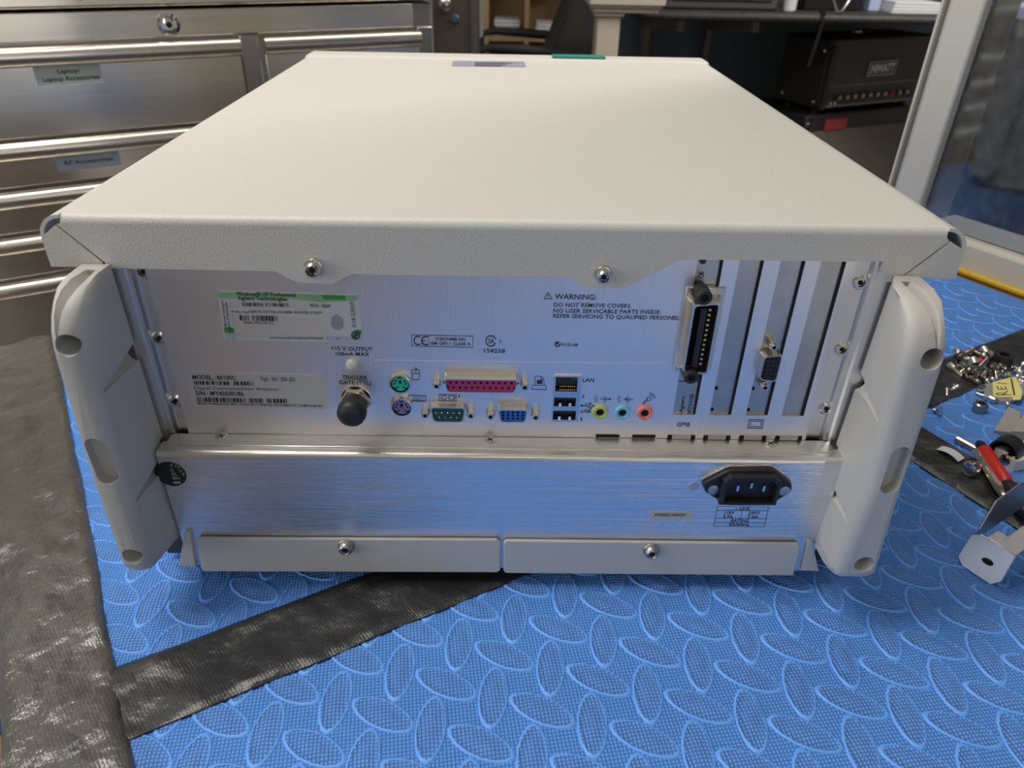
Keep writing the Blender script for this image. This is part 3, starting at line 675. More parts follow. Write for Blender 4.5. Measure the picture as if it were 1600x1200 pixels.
# instrument bus connector on the first bracket: plate, shell, contact block, black standoffs
c = onY(1095, 530, YP-.009)
def busrect(w, h, y, r=.0016): return rtrap(Vector((c.x, y, c.z)), Vector((0, 0, -1)), Vector((1, 0, 0)), h, h-.0012, w, r)
mb = MB(); mb.box((c.x-.0088, YP-.0012, c.z-.0225), (c.x+.0105, YP+.0018, c.z+.0242)); bus = mb.build('instrument_bus_connector', 'nickel', ins, bevel=.0006)
mb = MB(); mb.rings([busrect(.0082, .0215, YP-.001), busrect(.0082, .0215, YP-.003), busrect(.0066, .0200, YP-.0045), busrect(.0066, .0200, YP-.0095), busrect(.0056, .0190, YP-.0095), busrect(.0056, .0190, YP-.004)], True, True); mb.build('shell', 'nickel', bus, smooth=30)
mb = MB(); mb.box((c.x-.0022, YP-.0088, c.z-.0165), (c.x+.0008, YP-.004, c.z+.0165)); mb.build('contact_block', 'black_plastic', bus, bevel=.0004)
MB().prism(busrect(.0056, .0190, YP-.0042), (0, .0004, 0)).build('cavity', 'hole_black', bus)
mb = MB()
for i in range(12): mb.box((c.x+.0018, YP-.0078, c.z-.0152+i*.00272), (c.x+.0030, YP-.0042, c.z-.0152+i*.00272+.0011))
mb.build('contacts', 'gold', bus)
for px, py in ((1101, 466), (1081, 590.5)):
    p = onY(px, py, YP-.0115); r = .0039
    mb = MB(); mb.lathe((p.x, YP+.0018, p.z), (0, -1, 0), [(r*.8, 0), (r*.8, .004), (r, .0045), (r, .0075), (r*.85, .008), (r*.85, .009), (r, .0095), (r, .0128), (r*.85, .0134), (r*.5, .0134), (r*.45, .011)], 16); j = mb.build('standoff', 'black_rubber', bus, smooth=30)
    MB().lathe((p.x, YP-.0095, p.z), (0, -1, 0), [(r*.5, 0), (r*.48, .001)], 12).build('thread_hole', 'hole_black', j)
# keyboard and mouse sockets
for px, py, m, nm in ((625, 601, 'ps2_green', 'mouse_socket'), (627.5, 637.5, 'ps2_purple', 'keyboard_socket')):
    c = onY(px, py, YQ-.003); k = mperpx(px, py, YQ)[0]; r = 17.2*k
    mb = MB(); mb.lathe((c.x, YQ, c.z), (0, -1, 0), [(r*1.03, 0), (r*1.03, .0012), (r, .003), (r*.92, .0032), (r*.84, .0032), (r*.84, .0012)], 28); s_ = mb.build(nm, 'steel', ins, smooth=35)
    MB().lathe((c.x, YQ-.0010, c.z), (0, -1, 0), [(r*.83, 0), (r*.83, .0004)], 28).build('shield_ring', 'hole_black', s_)
    MB().lathe((c.x, YQ-.0012, c.z), (0, -1, 0), [(r*.74, 0), (r*.74, .0012)], 28).build('insert', m, s_)
    mb = MB()
    for a in (35, 145, 0, 180, -55, -125): mb.lathe((c.x+r*.5*cos(radians(a)), YQ-.0024, c.z+r*.48*sin(radians(a))+.0002), (0, -1, 0), [(.0005, 0), (.0005, .00012)], 8)
    mb.box((c.x-.0007, YQ-.00255, c.z+.0003), (c.x+.0007, YQ-.0024, c.z+.0022)); mb.box((c.x-.0011, YQ-.00255, c.z+r*.60), (c.x+.0011, YQ-.0024, c.z+r*.76))
    for sx in (-1, 1): mb.box((c.x+sx*r*.52-.0006, YQ-.00255, c.z-r*.56), (c.x+sx*r*.52+.0006, YQ-.0024, c.z-r*.38))
    mb.build('pin_holes', 'hole_black', s_)
# network and USB block
q = blk; bw = q[1]-q[0]
lan = prect(868, 902, 589, 611.5, YQ-.001); u0 = prect(865.5, 899.5, 621, 634.5, YQ-.001); u1 = prect(864, 899.5, 641.5, 655.5, YQ-.001)
blkm = gplate(MB(), q[0], q[1], q[2], q[3], YQ-.0012, YQ+.002, [lan, u0, u1]).build('network_usb_block', 'steel', ins)
MB().box((q[0], .012, q[2]), (q[1], .0125, q[3])).build('block_back', 'hole_black', blkm)
MB().box((lan[0], YQ-.0006, lan[3]-.0022), (lan[0]+.0028, YQ+.001, lan[3]+.0003)).build('link_light', 'ink_black', blkm)
MB().box((lan[1]-.0028, YQ-.0006, lan[3]-.0022), (lan[1], YQ+.001, lan[3]+.0003)).build('link_light', 'db9_teal', blkm)
MB().box((lan[0], YQ+.0016, lan[2]), (lan[1], YQ+.0115, lan[2]+.0004)).build('socket_floor', 'hole_black', blkm)
mb = MB()
for i in range(8): mb.box((lan[0]+.0026+i*.00110, YQ+.0022, lan[2]+.0006), (lan[0]+.0030+i*.00110, YQ+.0034, lan[2]+.0013))
mb.build('contacts', 'gold', blkm)
for h in (u0, u1):
    mb = MB(); mb.box((h[0]+.0008, YQ+.0004, h[3]-.0026), (h[1]-.0008, YQ+.0105, h[3]-.0010)); mb.build('usb_tongue', 'black_plastic', blkm)
    mb = MB()
    for f_ in (.24, .70): mb.box((h[0]+(h[1]-h[0])*f_, YQ-.0004, h[2]+.0002), (h[0]+(h[1]-h[0])*f_+.0013, YQ+.0030, h[2]+.0016))
    mb.build('spring_tab', 'chrome', blkm)
# audio jacks
for px, m, nm in ((938, 'audio_lime', 'audio_jack'), (973, 'audio_blue', 'audio_jack'), (1008, 'audio_pink', 'audio_jack')):
    c = onY(px, 645.5+(px-938)*.015, YQ-.0016); r = .0043
    mb = MB(); mb.lathe((c.x, YQ, c.z), (0, -1, 0), [(r*1.02, 0), (r, .001), (r*.93, .0018), (r*.66, .0018), (r*.58, .0011), (r*.5, .0011), (r*.46, .0006)], 26); s_ = mb.build(nm, m, ins, smooth=30)
    s_['label'] = {'audio_lime': 'lime green audio jack', 'audio_blue': 'light blue audio jack', 'audio_pink': 'pink audio jack'}[m]
    MB().lathe((c.x, YQ-.0007, c.z), (0, -1, 0), [(r*.48, 0), (r*.46, .0002)], 16).build('jack_hole', 'hole_black', s_)
# trigger socket under a black rubber cap, indicator lamp above
c = onY(557, 622, YP); ax = (0, -1, 0)
mb = MB(); mb.lathe((c.x, YP, c.z), ax, [(.0082, 0), (.0082, .0008), (.0076, .0010)], 24, True, False); mb.lathe((c.x, YP-.0008, c.z), ax, [(.0078, 0), (.0080, .0005), (.0080, .0026), (.0072, .0032), (.0062, .0032)], 6, True, False); mb.lathe((c.x, YP-.003, c.z), ax, [(.0060, 0), (.0060, .0035)], 20)
bnc = mb.build('trigger_socket', 'nickel', ins, smooth=25)
mb = MB(); mb.lathe((c.x, YP-.0056, c.z), ax, [(.0066, 0), (.0068, .0005), (.0066, .0045), (.0072, .0050), (.0075, .0058), (.0075, .0085), (.0071, .0106), (.0058, .0123), (.003, .0132), (.0001, .0134)], 28); mb.build('rubber_cap', 'black_rubber', bnc, smooth=50)
c = onY(552, 572, YP-.001); MB().lathe((c.x, YP, c.z), ax, [(.0041, 0), (.0041, .0008), (.0034, .0022), (.0020, .0031), (.0001, .0034)], 22).build('indicator_lamp', 'led_clear', ins, smooth=60)

# ---- power supply box below the panel
xa, xb = -.1835, .1815
prof = [(YP-.0002, z_b-.0006)] + [(-.011, z_b-.0006)] + [(-.011-(.003)*sin(a), z_b-.0036+.003*cos(a)) for a in [radians(90*k/6) for k in range(1, 7)]] + [(YS, .014), (YP-.0002, .014)]
mb = MB(); mb.rings([[(x, y, z) for y, z in prof[:8]] for x in (xa, xb)], False, False, False)
psu_l = mb.build('supply_ledge', 'psu_ledge', ins, smooth=50)
MB().box((xa, YS, .0125), (xb, YS+.002, z_b-.0036)).build('supply_panel', 'psu_alu', ins); psu = ins.children[-1]
psu = [o for o in ins.children if o.name.startswith('supply_panel')][0]
for x0, x1 in ((xa, xa+.0012), (xb-.0012, xb)): MB().box((x0, YS+.001, .0125), (x1, YP+.0035, z_b-.0008)).build('supply_side', 'psu_ledge', ins)
MB().box((xa+.004, -.0082, z_b-.0008), (xb-.005, YP-.0002, z_b+.0001)).build('ledge_plate', 'psu_ledge', ins, bevel=.0003)
for px, py in ((346, 682), (766, 687.5), (1204, 693.5)):
    c = onZ(px, py, z_b); s_ = MB().lathe((c.x, c.y, z_b-.0002), (0, 0, 1), [(.0034, 0), (.0034, .0005), (.0028, .0007)], 22).build('countersunk_screw', 'nickel', ins, smooth=30)
    mb = MB()
    for e in (Vector((.0016, .0012, 0)), Vector((-.0012, .0016, 0))):
        f_ = Vector((-e.y, e.x, 0))*.2; p = Vector((c.x, c.y, z_b+.00055)); mb.add([p-e-f_, p+e-f_, p+e+f_, p-e+f_], [(0, 1, 2, 3)])
    mb.build('cross_recess', 'ink_black', s_, fixn=False)
# lower flanges
YFb = YF
for pts, sp in (([(311, 841.5), (776, 843.8), (782.5, 849), (782, 891), (777, 895), (318, 893.5), (314.5, 890), (307.5, 846)], (539, 862)), ([(791, 845), (1246, 850), (1251, 854.5), (1240, 900), (790, 896), (786.5, 892), (786.5, 849)], (1019.5, 868))):
    fl = MB().prism(polyY(pts, YF), (0, .0022, 0)).build('lower_flange', 'flange_paint', ins, bevel=.0007, seg=2)
    pan_screw(fl, sp[0], sp[1], YF, .0050, 11.5, washer=True, m='bracket_steel')
for pts in ([(288, 832), (297, 832), (306, 886), (279, 885)], [(1262.5, 845), (1269, 845), (1280, 893), (1251.5, 892)]):
    MB().prism(polyY(pts, -.0158), (0, .006, 0)).build('side_tab', 'flange_paint', ins, bevel=.0005)
for x0, x1 in ((-.2, -.1815), (.1795, .2)): MB().box((x0, -.004, .012), (x1, .006, z_b)).build('lower_chassis', 'dark_carcass', ins)
c = onY(1290.5, 752, -.0135); rv = MB().lathe((c.x, -.004, c.z), (0, -1, 0), [(.0033, 0), (.0033, .0085), (.0028, .0092)], 18).build('rivet', 'steel', ins, smooth=30)
MB().lathe((c.x, -.0132, c.z), (0, -1, 0), [(.0009, 0), (.0009, .0002)], 10).build('rivet_hole', 'hole_black', rv)
MB().box((-.205, .002, .0088), (.205, DEP, .0125)).build('bottom_cover', 'flange_paint', ins)
for x in (-.15, .15):
    for y in (.035, .42): MB().lathe((x, y, 0), (0, 0, 1), [(.018, 0), (.02, .003), (.02, .0092)], 20).build('base_foot', 'black_rubber', ins, smooth=30)

# mains inlet
IY = YS
fl = [(1099.5, 762), (1101, 755), (1137, 737), (1144, 735), (1203, 734), (1210, 736), (1236, 755), (1238, 763), (1236, 770), (1206, 788), (1200, 790.5), (1139, 790.5), (1132, 788), (1103, 770)]
pl = polyY(fl, IY-.0035)
inl = MB().prism(pl, (0, .0036, 0)).build('mains_inlet', 'black_plastic', ins, bevel=.0008)
MB().prism([p*1.0 + (p-Vector((sum(v.x for v in pl)/14, p.y, sum(v.z for v in pl)/14)))*.035 + Vector((0, .0028, 0)) for p in pl], (0, .0008, 0)).build('gasket_plate', 'nickel', inl)
oc = onY(1173.5, 768, IY-.0075); ow, oh = .0155, .0098
def iec(w, h, y, ch): return [Vector((oc.x+a, y, oc.z+b)) for a, b in ((-w, -h), (w, -h), (w, h-ch), (w-ch, h), (-w+ch, h), (-w, h-ch))]
mb = MB(); mb.rings([iec(ow, oh, IY-.0033, .0038), iec(ow, oh, IY-.0072, .0038), iec(ow-.0006, oh-.0006, IY-.0078, .0036), iec(ow-.0022, oh-.0022, IY-.0078, .0034), iec(ow-.0026, oh-.0026, IY+.004, .0034)], False, True); mb.build('socket_shroud', 'black_plastic', inl, smooth=20)
MB().prism(iec(ow-.0024, oh-.0024, IY-.0004, .0034), (0, .0002, 0)).build('socket_floor', 'hole_black', inl)
for dx, dz in ((-.0070, .0012), (0, .0032), (.0070, .0012)): MB().box((oc.x+dx-.0006, IY-.0066, oc.z+dz-.0018), (oc.x+dx+.0006, IY-.0004, oc.z+dz+.0018)).build('prong', 'chrome', inl)
for px, py in ((1115, 766), (1226, 767.5)):
    c = onY(px, py, IY-.0038); s_ = MB().lathe((c.x, IY-.0035, c.z), (0, -1, 0), [(.0031, 0), (.0031, .0004), (.0026, .0006)], 20).build('countersunk_screw', 'bracket_steel', inl, smooth=30)
c = onY(1084.5, 759.5, YS); MB().lathe((c.x, YS, c.z), (0, -1, 0), [(.0030, 0), (.0028, .00025)], 20).build('blank_plug', 'grey_metal', ins)

# ---- corner feet
def foot(s, xo, xi, xb, holes, slot, name, flz):
    # sections from the bottom up: z, rear y, outer x, inner-rear x, base-inner x
    zs = [(.0345, -.034), (.0365, -.041), (.042, -.0440), (.10, -.0440), (.166, -.0440), (.174, -.0436), (.181, -.0420), (.187, -.0388), (.1912, -.0340), (.1940, -.0270), (.1953, -.0180)]
    def ip(tab, z):
        for (z0, a), (z1, b) in zip(tab, tab[1:]):
            if z <= z1: return a+(b-a)*(z-z0)/(z1-z0)
        return tab[-1][1]
    rs = []
    for z, y in zs:
        o, i, b = s*ip(xo, z), s*ip(xi, z), s*ip(xb, z); f_ = .0028; g_ = .0056; yb = -.0005
        rs.append([(o, yb, z), (o, y+f_, z), (o-s*f_*.3, y+f_*.3, z), (o-s*f_, y, z), (i+s*g_, y, z), (i+s*g_*.62, y+g_*.09, z), (i+s*g_*.3, y+g_*.3, z), (i+s*g_*.08, y+g_*.62, z), (i, y+g_*1.05, z), (b, yb, z)])
    mb = MB(); mb.rings(rs); ft = mb.build(name, 'foot_plastic', ins, smooth=45)
    cut = []; hc = []
    def cutter(mbx):
        me = bpy.data.meshes.new('cut'); me.from_pydata(mbx.v, [], mbx.f); bm = bmesh.new(); bm.from_mesh(me); bmesh.ops.recalc_face_normals(bm, faces=bm.faces); bm.to_mesh(me); bm.free()
        me.materials.append(M['foot_plastic']); o = bpy.data.objects.new('cut', me); col.objects.link(o); cut.append(o)
    for px, py, rx in holes:
        c = onY(px, py, -.044); k = mperpx(px, py, -.044)[0]; cutter(MB().lathe((c.x, -.06, c.z), (0, 1, 0), [(rx*k, 0), (rx*k, .0158), (rx*k*.94, .0165), (rx*k*.86, .0565)], 28)); hc.append((c.x, c.z, rx*k*.90))
    p0, p1, w = slot; a, b = onY(*p0, -.044), onY(*p1, -.044); pts = []
    for k in range(9): pts.append((a.x+w*cos(pi*k/8), a.z+w*sin(pi*k/8)))
    for k in range(9): pts.append((b.x-w*cos(pi*k/8), b.z-w*sin(pi*k/8)))
    cutter(MB().prism([(x, -.06, z) for x, z in pts], (0, .0215, 0)))
    # flutes on the inner side (screwdriver reliefs): cones breaking out of the side
    for zb_ in flz:
        x = s*ip(xb, zb_); mb = MB(); A = Vector((x-s*.0005, .006, zb_)); B = Vector((s*ip(xi, zb_)+s*.0004, -.0375, zb_-.0005)); mb.tube([A, B], [.0060, .0006], 24); cutter(mb)
    # groove over the shoulder
    kx = .55 if s < 0 else .64; xm = s*(ip(xo, .19)*kx+ip(xi, .19)*(1-kx))
    gp = [(-.0080, .1975, .0055, .0036), (-.0180, .1953, .0055, .0036), (-.0270, .1940, .0050, .0032), (-.0340, .1912, .0040, .0026), (-.0388, .1870, .0028, .0020), (-.0420, .1810, .0014, .0014), (-.0437, .1740, .0002, .0006)]
    rs_ = []
    for i_, (y, z, d_, w_) in enumerate(gp):
        a_, b_ = gp[max(0, i_-1)], gp[min(len(gp)-1, i_+1)]; tv = Vector((0, b_[0]-a_[0], b_[1]-a_[1])).normalized(); nn = Vector((0, tv.z, -tv.y))
        if nn.y > 0: nn = -nn
        c_ = Vector((xm+s*.0025*(i_/6), y, z)); rs_.append([c_+nn*.004+Vector((-w_*1.6, 0, 0)), c_+nn*.004+Vector((w_*1.6, 0, 0)), c_-nn*d_+Vector((w_*.15, 0, 0)), c_-nn*d_-Vector((w_*.15, 0, 0))])
    cutter(MB().rings(rs_))
    # scallop under the toe
    cutter(MB().lathe((xm-s*.001, -.06, .0325), (0, 1, 0), [(.0036, 0), (.0036, .05)], 16))
    bpy.context.view_layer.update()
    for o in cut:
        md = ft.modifiers.new('cut', 'BOOLEAN'); md.operation = 'DIFFERENCE'; md.object = o; md.solver = 'EXACT'
    # cutters live in world space: place the foot in world space while evaluating
    dg = bpy.context.evaluated_depsgraph_get(); ev = ft.evaluated_get(dg); me = bpy.data.meshes.new_from_object(ev, depsgraph=dg)
    ft.modifiers.clear(); ft.data = me
    for o in cut: bpy.data.objects.remove(o)
    me.polygons.foreach_set('use_smooth', [True]*len(me.polygons)); me.set_sharp_from_angle(angle=radians(35))
    for x, z, r in hc: MB().lathe((x, -.0215, z), (0, 1, 0), [(r, 0), (r, .0006)], 24).build('hole_shade_disc', 'hole_black', ft)  # black discs painting the deep shade inside the foot holes
    return ft
foot(-1, [(.03, .2005), (.05, .2019), (.10, .2008), (.172, .1973), (.19, .1965), (.2, .2010)], [(.03, .1882), (.10, .1859), (.17, .1840), (.19, .1850), (.2, .1880)], [(.03, .1825), (.095, .1850), (.1, .1850), (.2, .1858)],
     [(103, 542, 19.5), (206, 870, 16)], ((148, 698), (167, 745), .0048), 'corner_foot', (.1485, .0830))
foot(1, [(.03, .2000), (.05, .2012), (.10, .1970), (.175, .1938), (.19, .1925), (.2, .1985)], [(.03, .1795), (.10, .1800), (.175, .1748), (.19, .1760), (.2, .1800)], [(.03, .1790), (.095, .1815), (.1, .1820), (.2, .1842)],
     [(1458, 563, 19.5), (1350.5, 882, 16)], ((1408, 711), (1391, 760), .0048), 'corner_foot', (.1365, .0725))

# ------------------------------------------------------------------ print on the panel
def PP(y): return Print(PY(y))
p = PP(YP-.0002)
p.text('+15 V OUTPUT', (517, 547), (582.5, 549), 5.6).text('100mA MAX', (525, 555.5), (577, 556.5), 5.4)
p.text('TRIGGER', (535, 592.6), (574, 593.6), 6).text('GATE (TTL)', (530, 600.3), (580, 601.3), 5.8)
p.build('lettering', 'print_ink', panel)
p = PP(YP-.0002); p.line([(643, 523.5), (739, 525.5), (738.5, 543), (643.5, 541)], .8, True).line([(669.7, 524), (669.7, 541.6)], .8)
p.text('ICES/NMB-001', (680.6, 531.8), (727, 532.8), 4.5).text('ISM GRP.1 CLASS A', (673, 538.8), (735, 540), 4.4)
p.arc((653, 532.3), 6.2, 6.6, 60, 300, 1.8).arc((665, 532.6), 6.2, 6.6, 60, 300, 1.8).line([(659.5, 532.6), (664.5, 532.6)], 1.5); p.build('approval_mark', 'print_ink', panel)
p = PP(YP-.0002); p.arc((767, 533), 8, 8, 25, 335, 1.6, 16).text('SA', (763, 536.5), (772.5, 536.6), 7).text('R', (781, 534.6), (783, 534.6), 3, .0).arc((782, 533.4), 2.4, 2.4, 0, 360, .5).text('154258', (756, 551), (789, 551.7), 6); p.build('approval_mark', 'print_ink', panel)
p = PP(YP-.0002); p.disc((871, 538.2), 4.5).text('N10149', (876.6, 541), (903, 541.7), 5); p.build('approval_mark', 'print_ink', panel)
p = PP(YP-.0004); p.line([(869, 538), (871, 540.5), (874.5, 535.5)], 1.4); p.build('approval_tick', 'panel_alu', panel)
p = PP(YP-.0002); p.line([(850, 467), (863, 467.3), (856.7, 457)], .9, True).text('!', (856, 465.5), (857.6, 465.5), 5).text('WARNING:', (866.7, 467.3), (931.4, 468.6), 8)
p.text('DO NOT REMOVE COVERS.', (865, 479.3), (986.6, 481.3), 6).text('NO USER SERVICABLE PARTS INSIDE.', (864.4, 488.6), (1032.6, 490.8), 6).text('REFER SERVICING TO QUALIFIED PERSONEL.', (864, 496.8), (1063, 500), 6); p.build('warning_text', 'print_ink', panel)
p = PP(YP-.0002); p.text('GPIB', (1057, 666), (1077.7, 666.6), 6); p.line([(1171, 656), (1193, 656.4), (1191, 669.6), (1168.5, 669.2)], 1.1, True).line([(1173.5, 658.5), (1190, 658.8), (1188.5, 667), (1172, 666.6)], .8, True); p.build('lettering', 'print_ink', panel)
p = PP(YQ-.0002)
p.text('LAN', (910.7, 597), (928, 597.3), 6).text('0', (909.4, 622), (912.8, 622), 4.6).text('USB', (907, 645), (923, 645.4), 5).text('1', (907.2, 657.5), (909.4, 657.5), 4.8)
p.line([(908.5, 634), (926, 634.4)], .9).disc((909, 634), 1.7).poly([(926, 632.6), (930, 634.4), (926, 636.2)]).line([(913, 634), (916, 631), (922, 631)], .8).disc((922.5, 631), 1.4).line([(916, 634.2), (919, 637.6), (922, 637.6)], .8).poly([(921.6, 636.3), (924.4, 636.3), (924.4, 639), (921.6, 639)])
# mouse, keyboard, serial, printer symbols
p.line([(643.5, 580), (644.5, 578), (654.5, 578), (655.5, 580), (655.5, 591), (653, 594), (646, 594), (643.5, 591)], .9, True).line([(643.5, 584), (655.5, 584)], .8).line([(649.5, 578), (649.5, 584)], .8).line([(649.5, 578), (651, 576.5), (648.5, 575.5), (649.5, 574)], .8)
p.line([(639, 618), (665, 618.6), (664.6, 627.6), (639, 627)], .9, True)
for j in range(3):
    for i in range(7-j): p.disc((642+i*3.2+j*1.2, 620.4+j*2.1), .65, n=6)
p.line([(642, 625.6), (662, 626)], .8)
p.line([(686, 616.6), (713, 617.2), (713, 627), (686, 626.4)], .9, True).line([(689, 618.5), (689, 624.5)], .9).line([(701, 618.5), (701, 624.8)], .9).line([(710.5, 618.8), (710.5, 625)], .9).arc((694.6, 621.6), 3.4, 3.2, 0, 360, .9).arc((706, 621.8), 3.4, 3.2, 0, 360, .9).text('1', (716.5, 621), (718.3, 621), 4)
p.line([(836, 602), (836, 588), (845, 588.2), (850, 593), (850, 602.4)], .9).line([(845, 588.2), (845, 593), (850, 593)], .8).poly([(839, 594), (847.5, 594.2), (847.5, 600), (839, 599.8)]).line([(831, 604), (832, 602), (852.5, 602.5), (853.6, 604.5), (853.6, 609), (831, 608.6)], .9, True)
for cx_, cy_, d in ((940, 623.5, 1), (976, 624, -1)):
    for r_ in (5.5, 8.5): p.arc((cx_-2.5, cy_), r_, r_*.85, 130, 230, .7).arc((cx_-1, cy_), r_, r_*.85, -50, 50, .7)
    p.line([(cx_-2, cy_), (cx_+14, cy_+.3)], .8).poly([(cx_+11.5, cy_-1.6), (cx_+15.5, cy_+.3), (cx_+11.5, cy_+2)] if d > 0 else [(cx_+3, cy_-1.6), (cx_-1.5, cy_), (cx_+3, cy_+1.8)])
p.arc((1014, 623.6), 3, 3, 0, 360, .9).line([(1012, 626), (1005.5, 632), (1004.2, 630.6), (1011, 624)], .8).arc((1015.5, 622.5), 5.5, 5.5, -5, 95, .8).arc((1015.5, 622.5), 8, 8, -5, 95, .8)
p.build('port_symbols', 'print_ink', panel)
# print on the first bracket
p = PP(YP+.0016); p.text('Agilent', (1067, 645), (1070.5, 618.8), 6, 0).text('82350B', (1079.5, 645), (1084.5, 615.5), 5.6, 0).text('PCI-GPIB', (1089, 645), (1094.5, 607.5), 5, 0)
p.line([(1084, 445), (1117.5, 445.6), (1112, 478)], 1.3).line([(1061, 596), (1092, 596.5), (1094, 580)], 1.3)
p.arc((1096, 432), 3.4, 3.4, -220, -320+360-360, 1.2); p.text('CE', (1098.5, 434.5), (1100, 424.5), 7).disc((1098, 407.5), 5.5)
p.build('lettering', 'print_ink', br0)
# print on the supply panel
p = PP(YS-.0002); p.line([(1121, 791.5), (1201, 792.5), (1194.6, 823.5), (1115, 822.5)], .6, True)
for a, b in (((1119.7, 797.5), (1199.7, 798.4)), ((1117.2, 810.2), (1197.2, 811)), ((1116, 816.6), (1195.9, 817.4)), ((1159.6, 798), (1157.6, 810.6))): p.line([a, b], .6)
p.text('~ LINE', (1148, 797), (1171.5, 797.3), 4.4).text('115V', (1132, 803.4), (1147, 803.6), 4.2).text('230V', (1169, 803.8), (1187, 804), 4.2).text('5.7A', (1130, 809.6), (1145, 809.8), 4.2).text('3.0A', (1168, 810), (1184.5, 810.2), 4.2).text('RATING', (1142, 816), (1170, 816.3), 4.4).text('50/60Hz', (1139, 822.2), (1170.5, 822.6), 4.4)
p.build('rating_table', 'print_ink', psu)
stk = MB().prism(polyY([(1016, 799), (1080, 800), (1082.5, 802), (1081, 811), (1079, 812.5), (1016, 812), (1014, 810), (1014.5, 800.5)], YS-.0002), (0, .0002, 0)).build('test_sticker', 'sticker_grey', ins)
p = PP(YS-.0004); p.text('PASSED HIPOT', (1023, 806.5), (1071, 807.3), 4.2); p.build('lettering', 'print_ink', stk)
c = onY(266.5, 741, YS-.0002); k, kv = mperpx(267, 741, YS); seal = MB().lathe((c.x, YS, c.z), (0, -1, 0), [(24*k, 0), (24*k, .0002)], 32).build('seal_sticker', 'sticker_black', ins)
p = PP(YS-.0004)
for ch_, px, py, an in (('A', 265, 728.5, 20), ('T', 271, 729.5, 28), ('I', 276.5, 731.5, 38), ('O', 278, 735, 46), ('N', 283, 740, 58)):
    p.text(ch_, (px, py), (px+(4.2 if ch_ != 'I' else 1.2)*cos(radians(an)), py+(4.2 if ch_ != 'I' else 1.2)*sin(radians(an))), 4.6, .0)
p.text('O', (266.5, 737), (271.5, 737.5), 4.6, 0).text('AL', (268, 742.5), (277.5, 743), 4.2, 0).text('EN', (271, 749), (281, 749.4), 4.2, 0).text('ent', (271.5, 755.5), (283, 755.8), 4.6, .02)
p.build('lettering', 'ink_white', seal)
# ---- stickers on the rear panel
def rsticker(name, q, r, m, y=YP-.0002, parent=ins):
    P = [Vector((a, b)) for a, b in q]; pts = []
    for i in range(4):
        p_, a, b = P[i], P[i-1], P[(i+1) % 4]; p0, p1 = p_+(a-p_).normalized()*r, p_+(b-p_).normalized()*r
        for k in range(5):
            s = k/4; v = p0*(1-s)**2+p_*2*s*(1-s)+p1*s*s; pts.append((v.x, v.y))
    return MB().prism(polyY(pts, y), (0, .0002, 0)).build(name, m, parent)
ms = rsticker('model_sticker', [(290.5, 581), (507, 585.8), (513.3, 640), (300.5, 635.5)], 5, 'sticker_grey')
S_ = lambda x, y: (290+x/6.957, 575+y/6.957)
p = PP(YP-.0004)
p.text('MODEL : 86100C', S_(78, 122), S_(552, 130), 6.4, .02).text('Opt : 001 200 201', S_(815, 138), S_(1190, 146), 6.0, .005)
p.sk = .18; p.bars(S_(85, 140), S_(740, 150), 6.0, 3, 46)
p.text('Digital Communication Analyzer', S_(95, 232), S_(1018, 246), 4.6, -.005).text('S/N : MY45030186', S_(115, 296), S_(635, 304), 6.4, .02)
p.bars(S_(120, 320), S_(1100, 336), 6.8, 8, 66)
p.text('MADE IN MALAYSIA MAY CONTAIN FOREIGN OR DOMESTIC COMPONENTS.', S_(133, 397), S_(1497, 426), 3.3, .012); p.build('lettering', 'ink_black', ms)
xs_ = rsticker('licence_sticker', [(339.5, 453.6), (560, 458.6), (567, 534.5), (349.5, 532)], 5, 'sticker_pale')
X_ = lambda x, y: (330+x/6.667, 450+y/6.667)
def patch(pts, m, y=YP-.0003):
    p_ = PP(y); p_.poly([X_(*a) for a in pts]); return p_.build('colour_field', m, xs_)
patch([(75, 45), (1520, 78), (1530, 130), (1150, 150), (900, 120), (80, 105)], 'sticker_green')
patch([(170, 140), (1180, 160), (1200, 210), (180, 200)], 'sticker_blush'); patch([(190, 270), (700, 290), (1200, 340), (1200, 510), (260, 490), (215, 320)], 'sticker_blush')
patch([(1160, 75), (1395, 80), (1400, 125), (1165, 120)], 'sticker_dkgreen', YP-.0004); patch([(132, 410), (228, 415), (242, 466), (140, 466)], 'sticker_dkgreen', YP-.0004); patch([(1500, 435), (1565, 440), (1570, 480), (1540, 470)], 'sticker_dkgreen', YP-.0004)
patch([(1200, 505), (1560, 515), (1570, 555), (1205, 545)], 'sticker_ltblue'); patch([(145, 480), (250, 490), (265, 540), (150, 535)], 'sticker_ltblue')
patch([(1260, 300), (1300, 275), (1365, 320), (1378, 400), (1340, 435), (1270, 430), (1245, 370)], 'sticker_patch', YP-.0004)
p = PP(YP-.0005)
p.text('Windows® XP Professional', X_(262, 78), X_(880, 92), 6, .02).text('Agilent Technologies', X_(278, 124), X_(792, 135), 6, .02); p.sk = .1
p.bars(X_(325, 152), X_(805, 160), 5.4, 5, 46).text('9010 - 0260', X_(1030, 198), X_(1242, 205), 5, .015)
p.text('Product Key:', X_(215, 258), X_(388, 262), 3.4).text('G8PV9-TRTFK-WH88K-R8W8R-F3J3M', X_(390, 262), X_(1155, 274), 4.4, 0)
p.bars(X_(292, 284), X_(690, 292), 8, 9, 34).text('00045-496-092-572', X_(340, 374), X_(655, 379), 4.4, 0)
p.text('www.microsoft.com/piracy/howtotell', X_(605, 530), X_(1165, 534), 3.6, .01).text('7H', X_(1295, 540), X_(1330, 541), 4, 0)
p.text('X18-23533', X_(1508, 415), X_(1482, 145), 5.5, 0).text('Microsoft Corporation', X_(160, 400), X_(122, 130), 3.2).text('Certificate of Authenticity', X_(206, 480), X_(160, 150), 3)
p.build('lettering', 'ink_black', xs_)
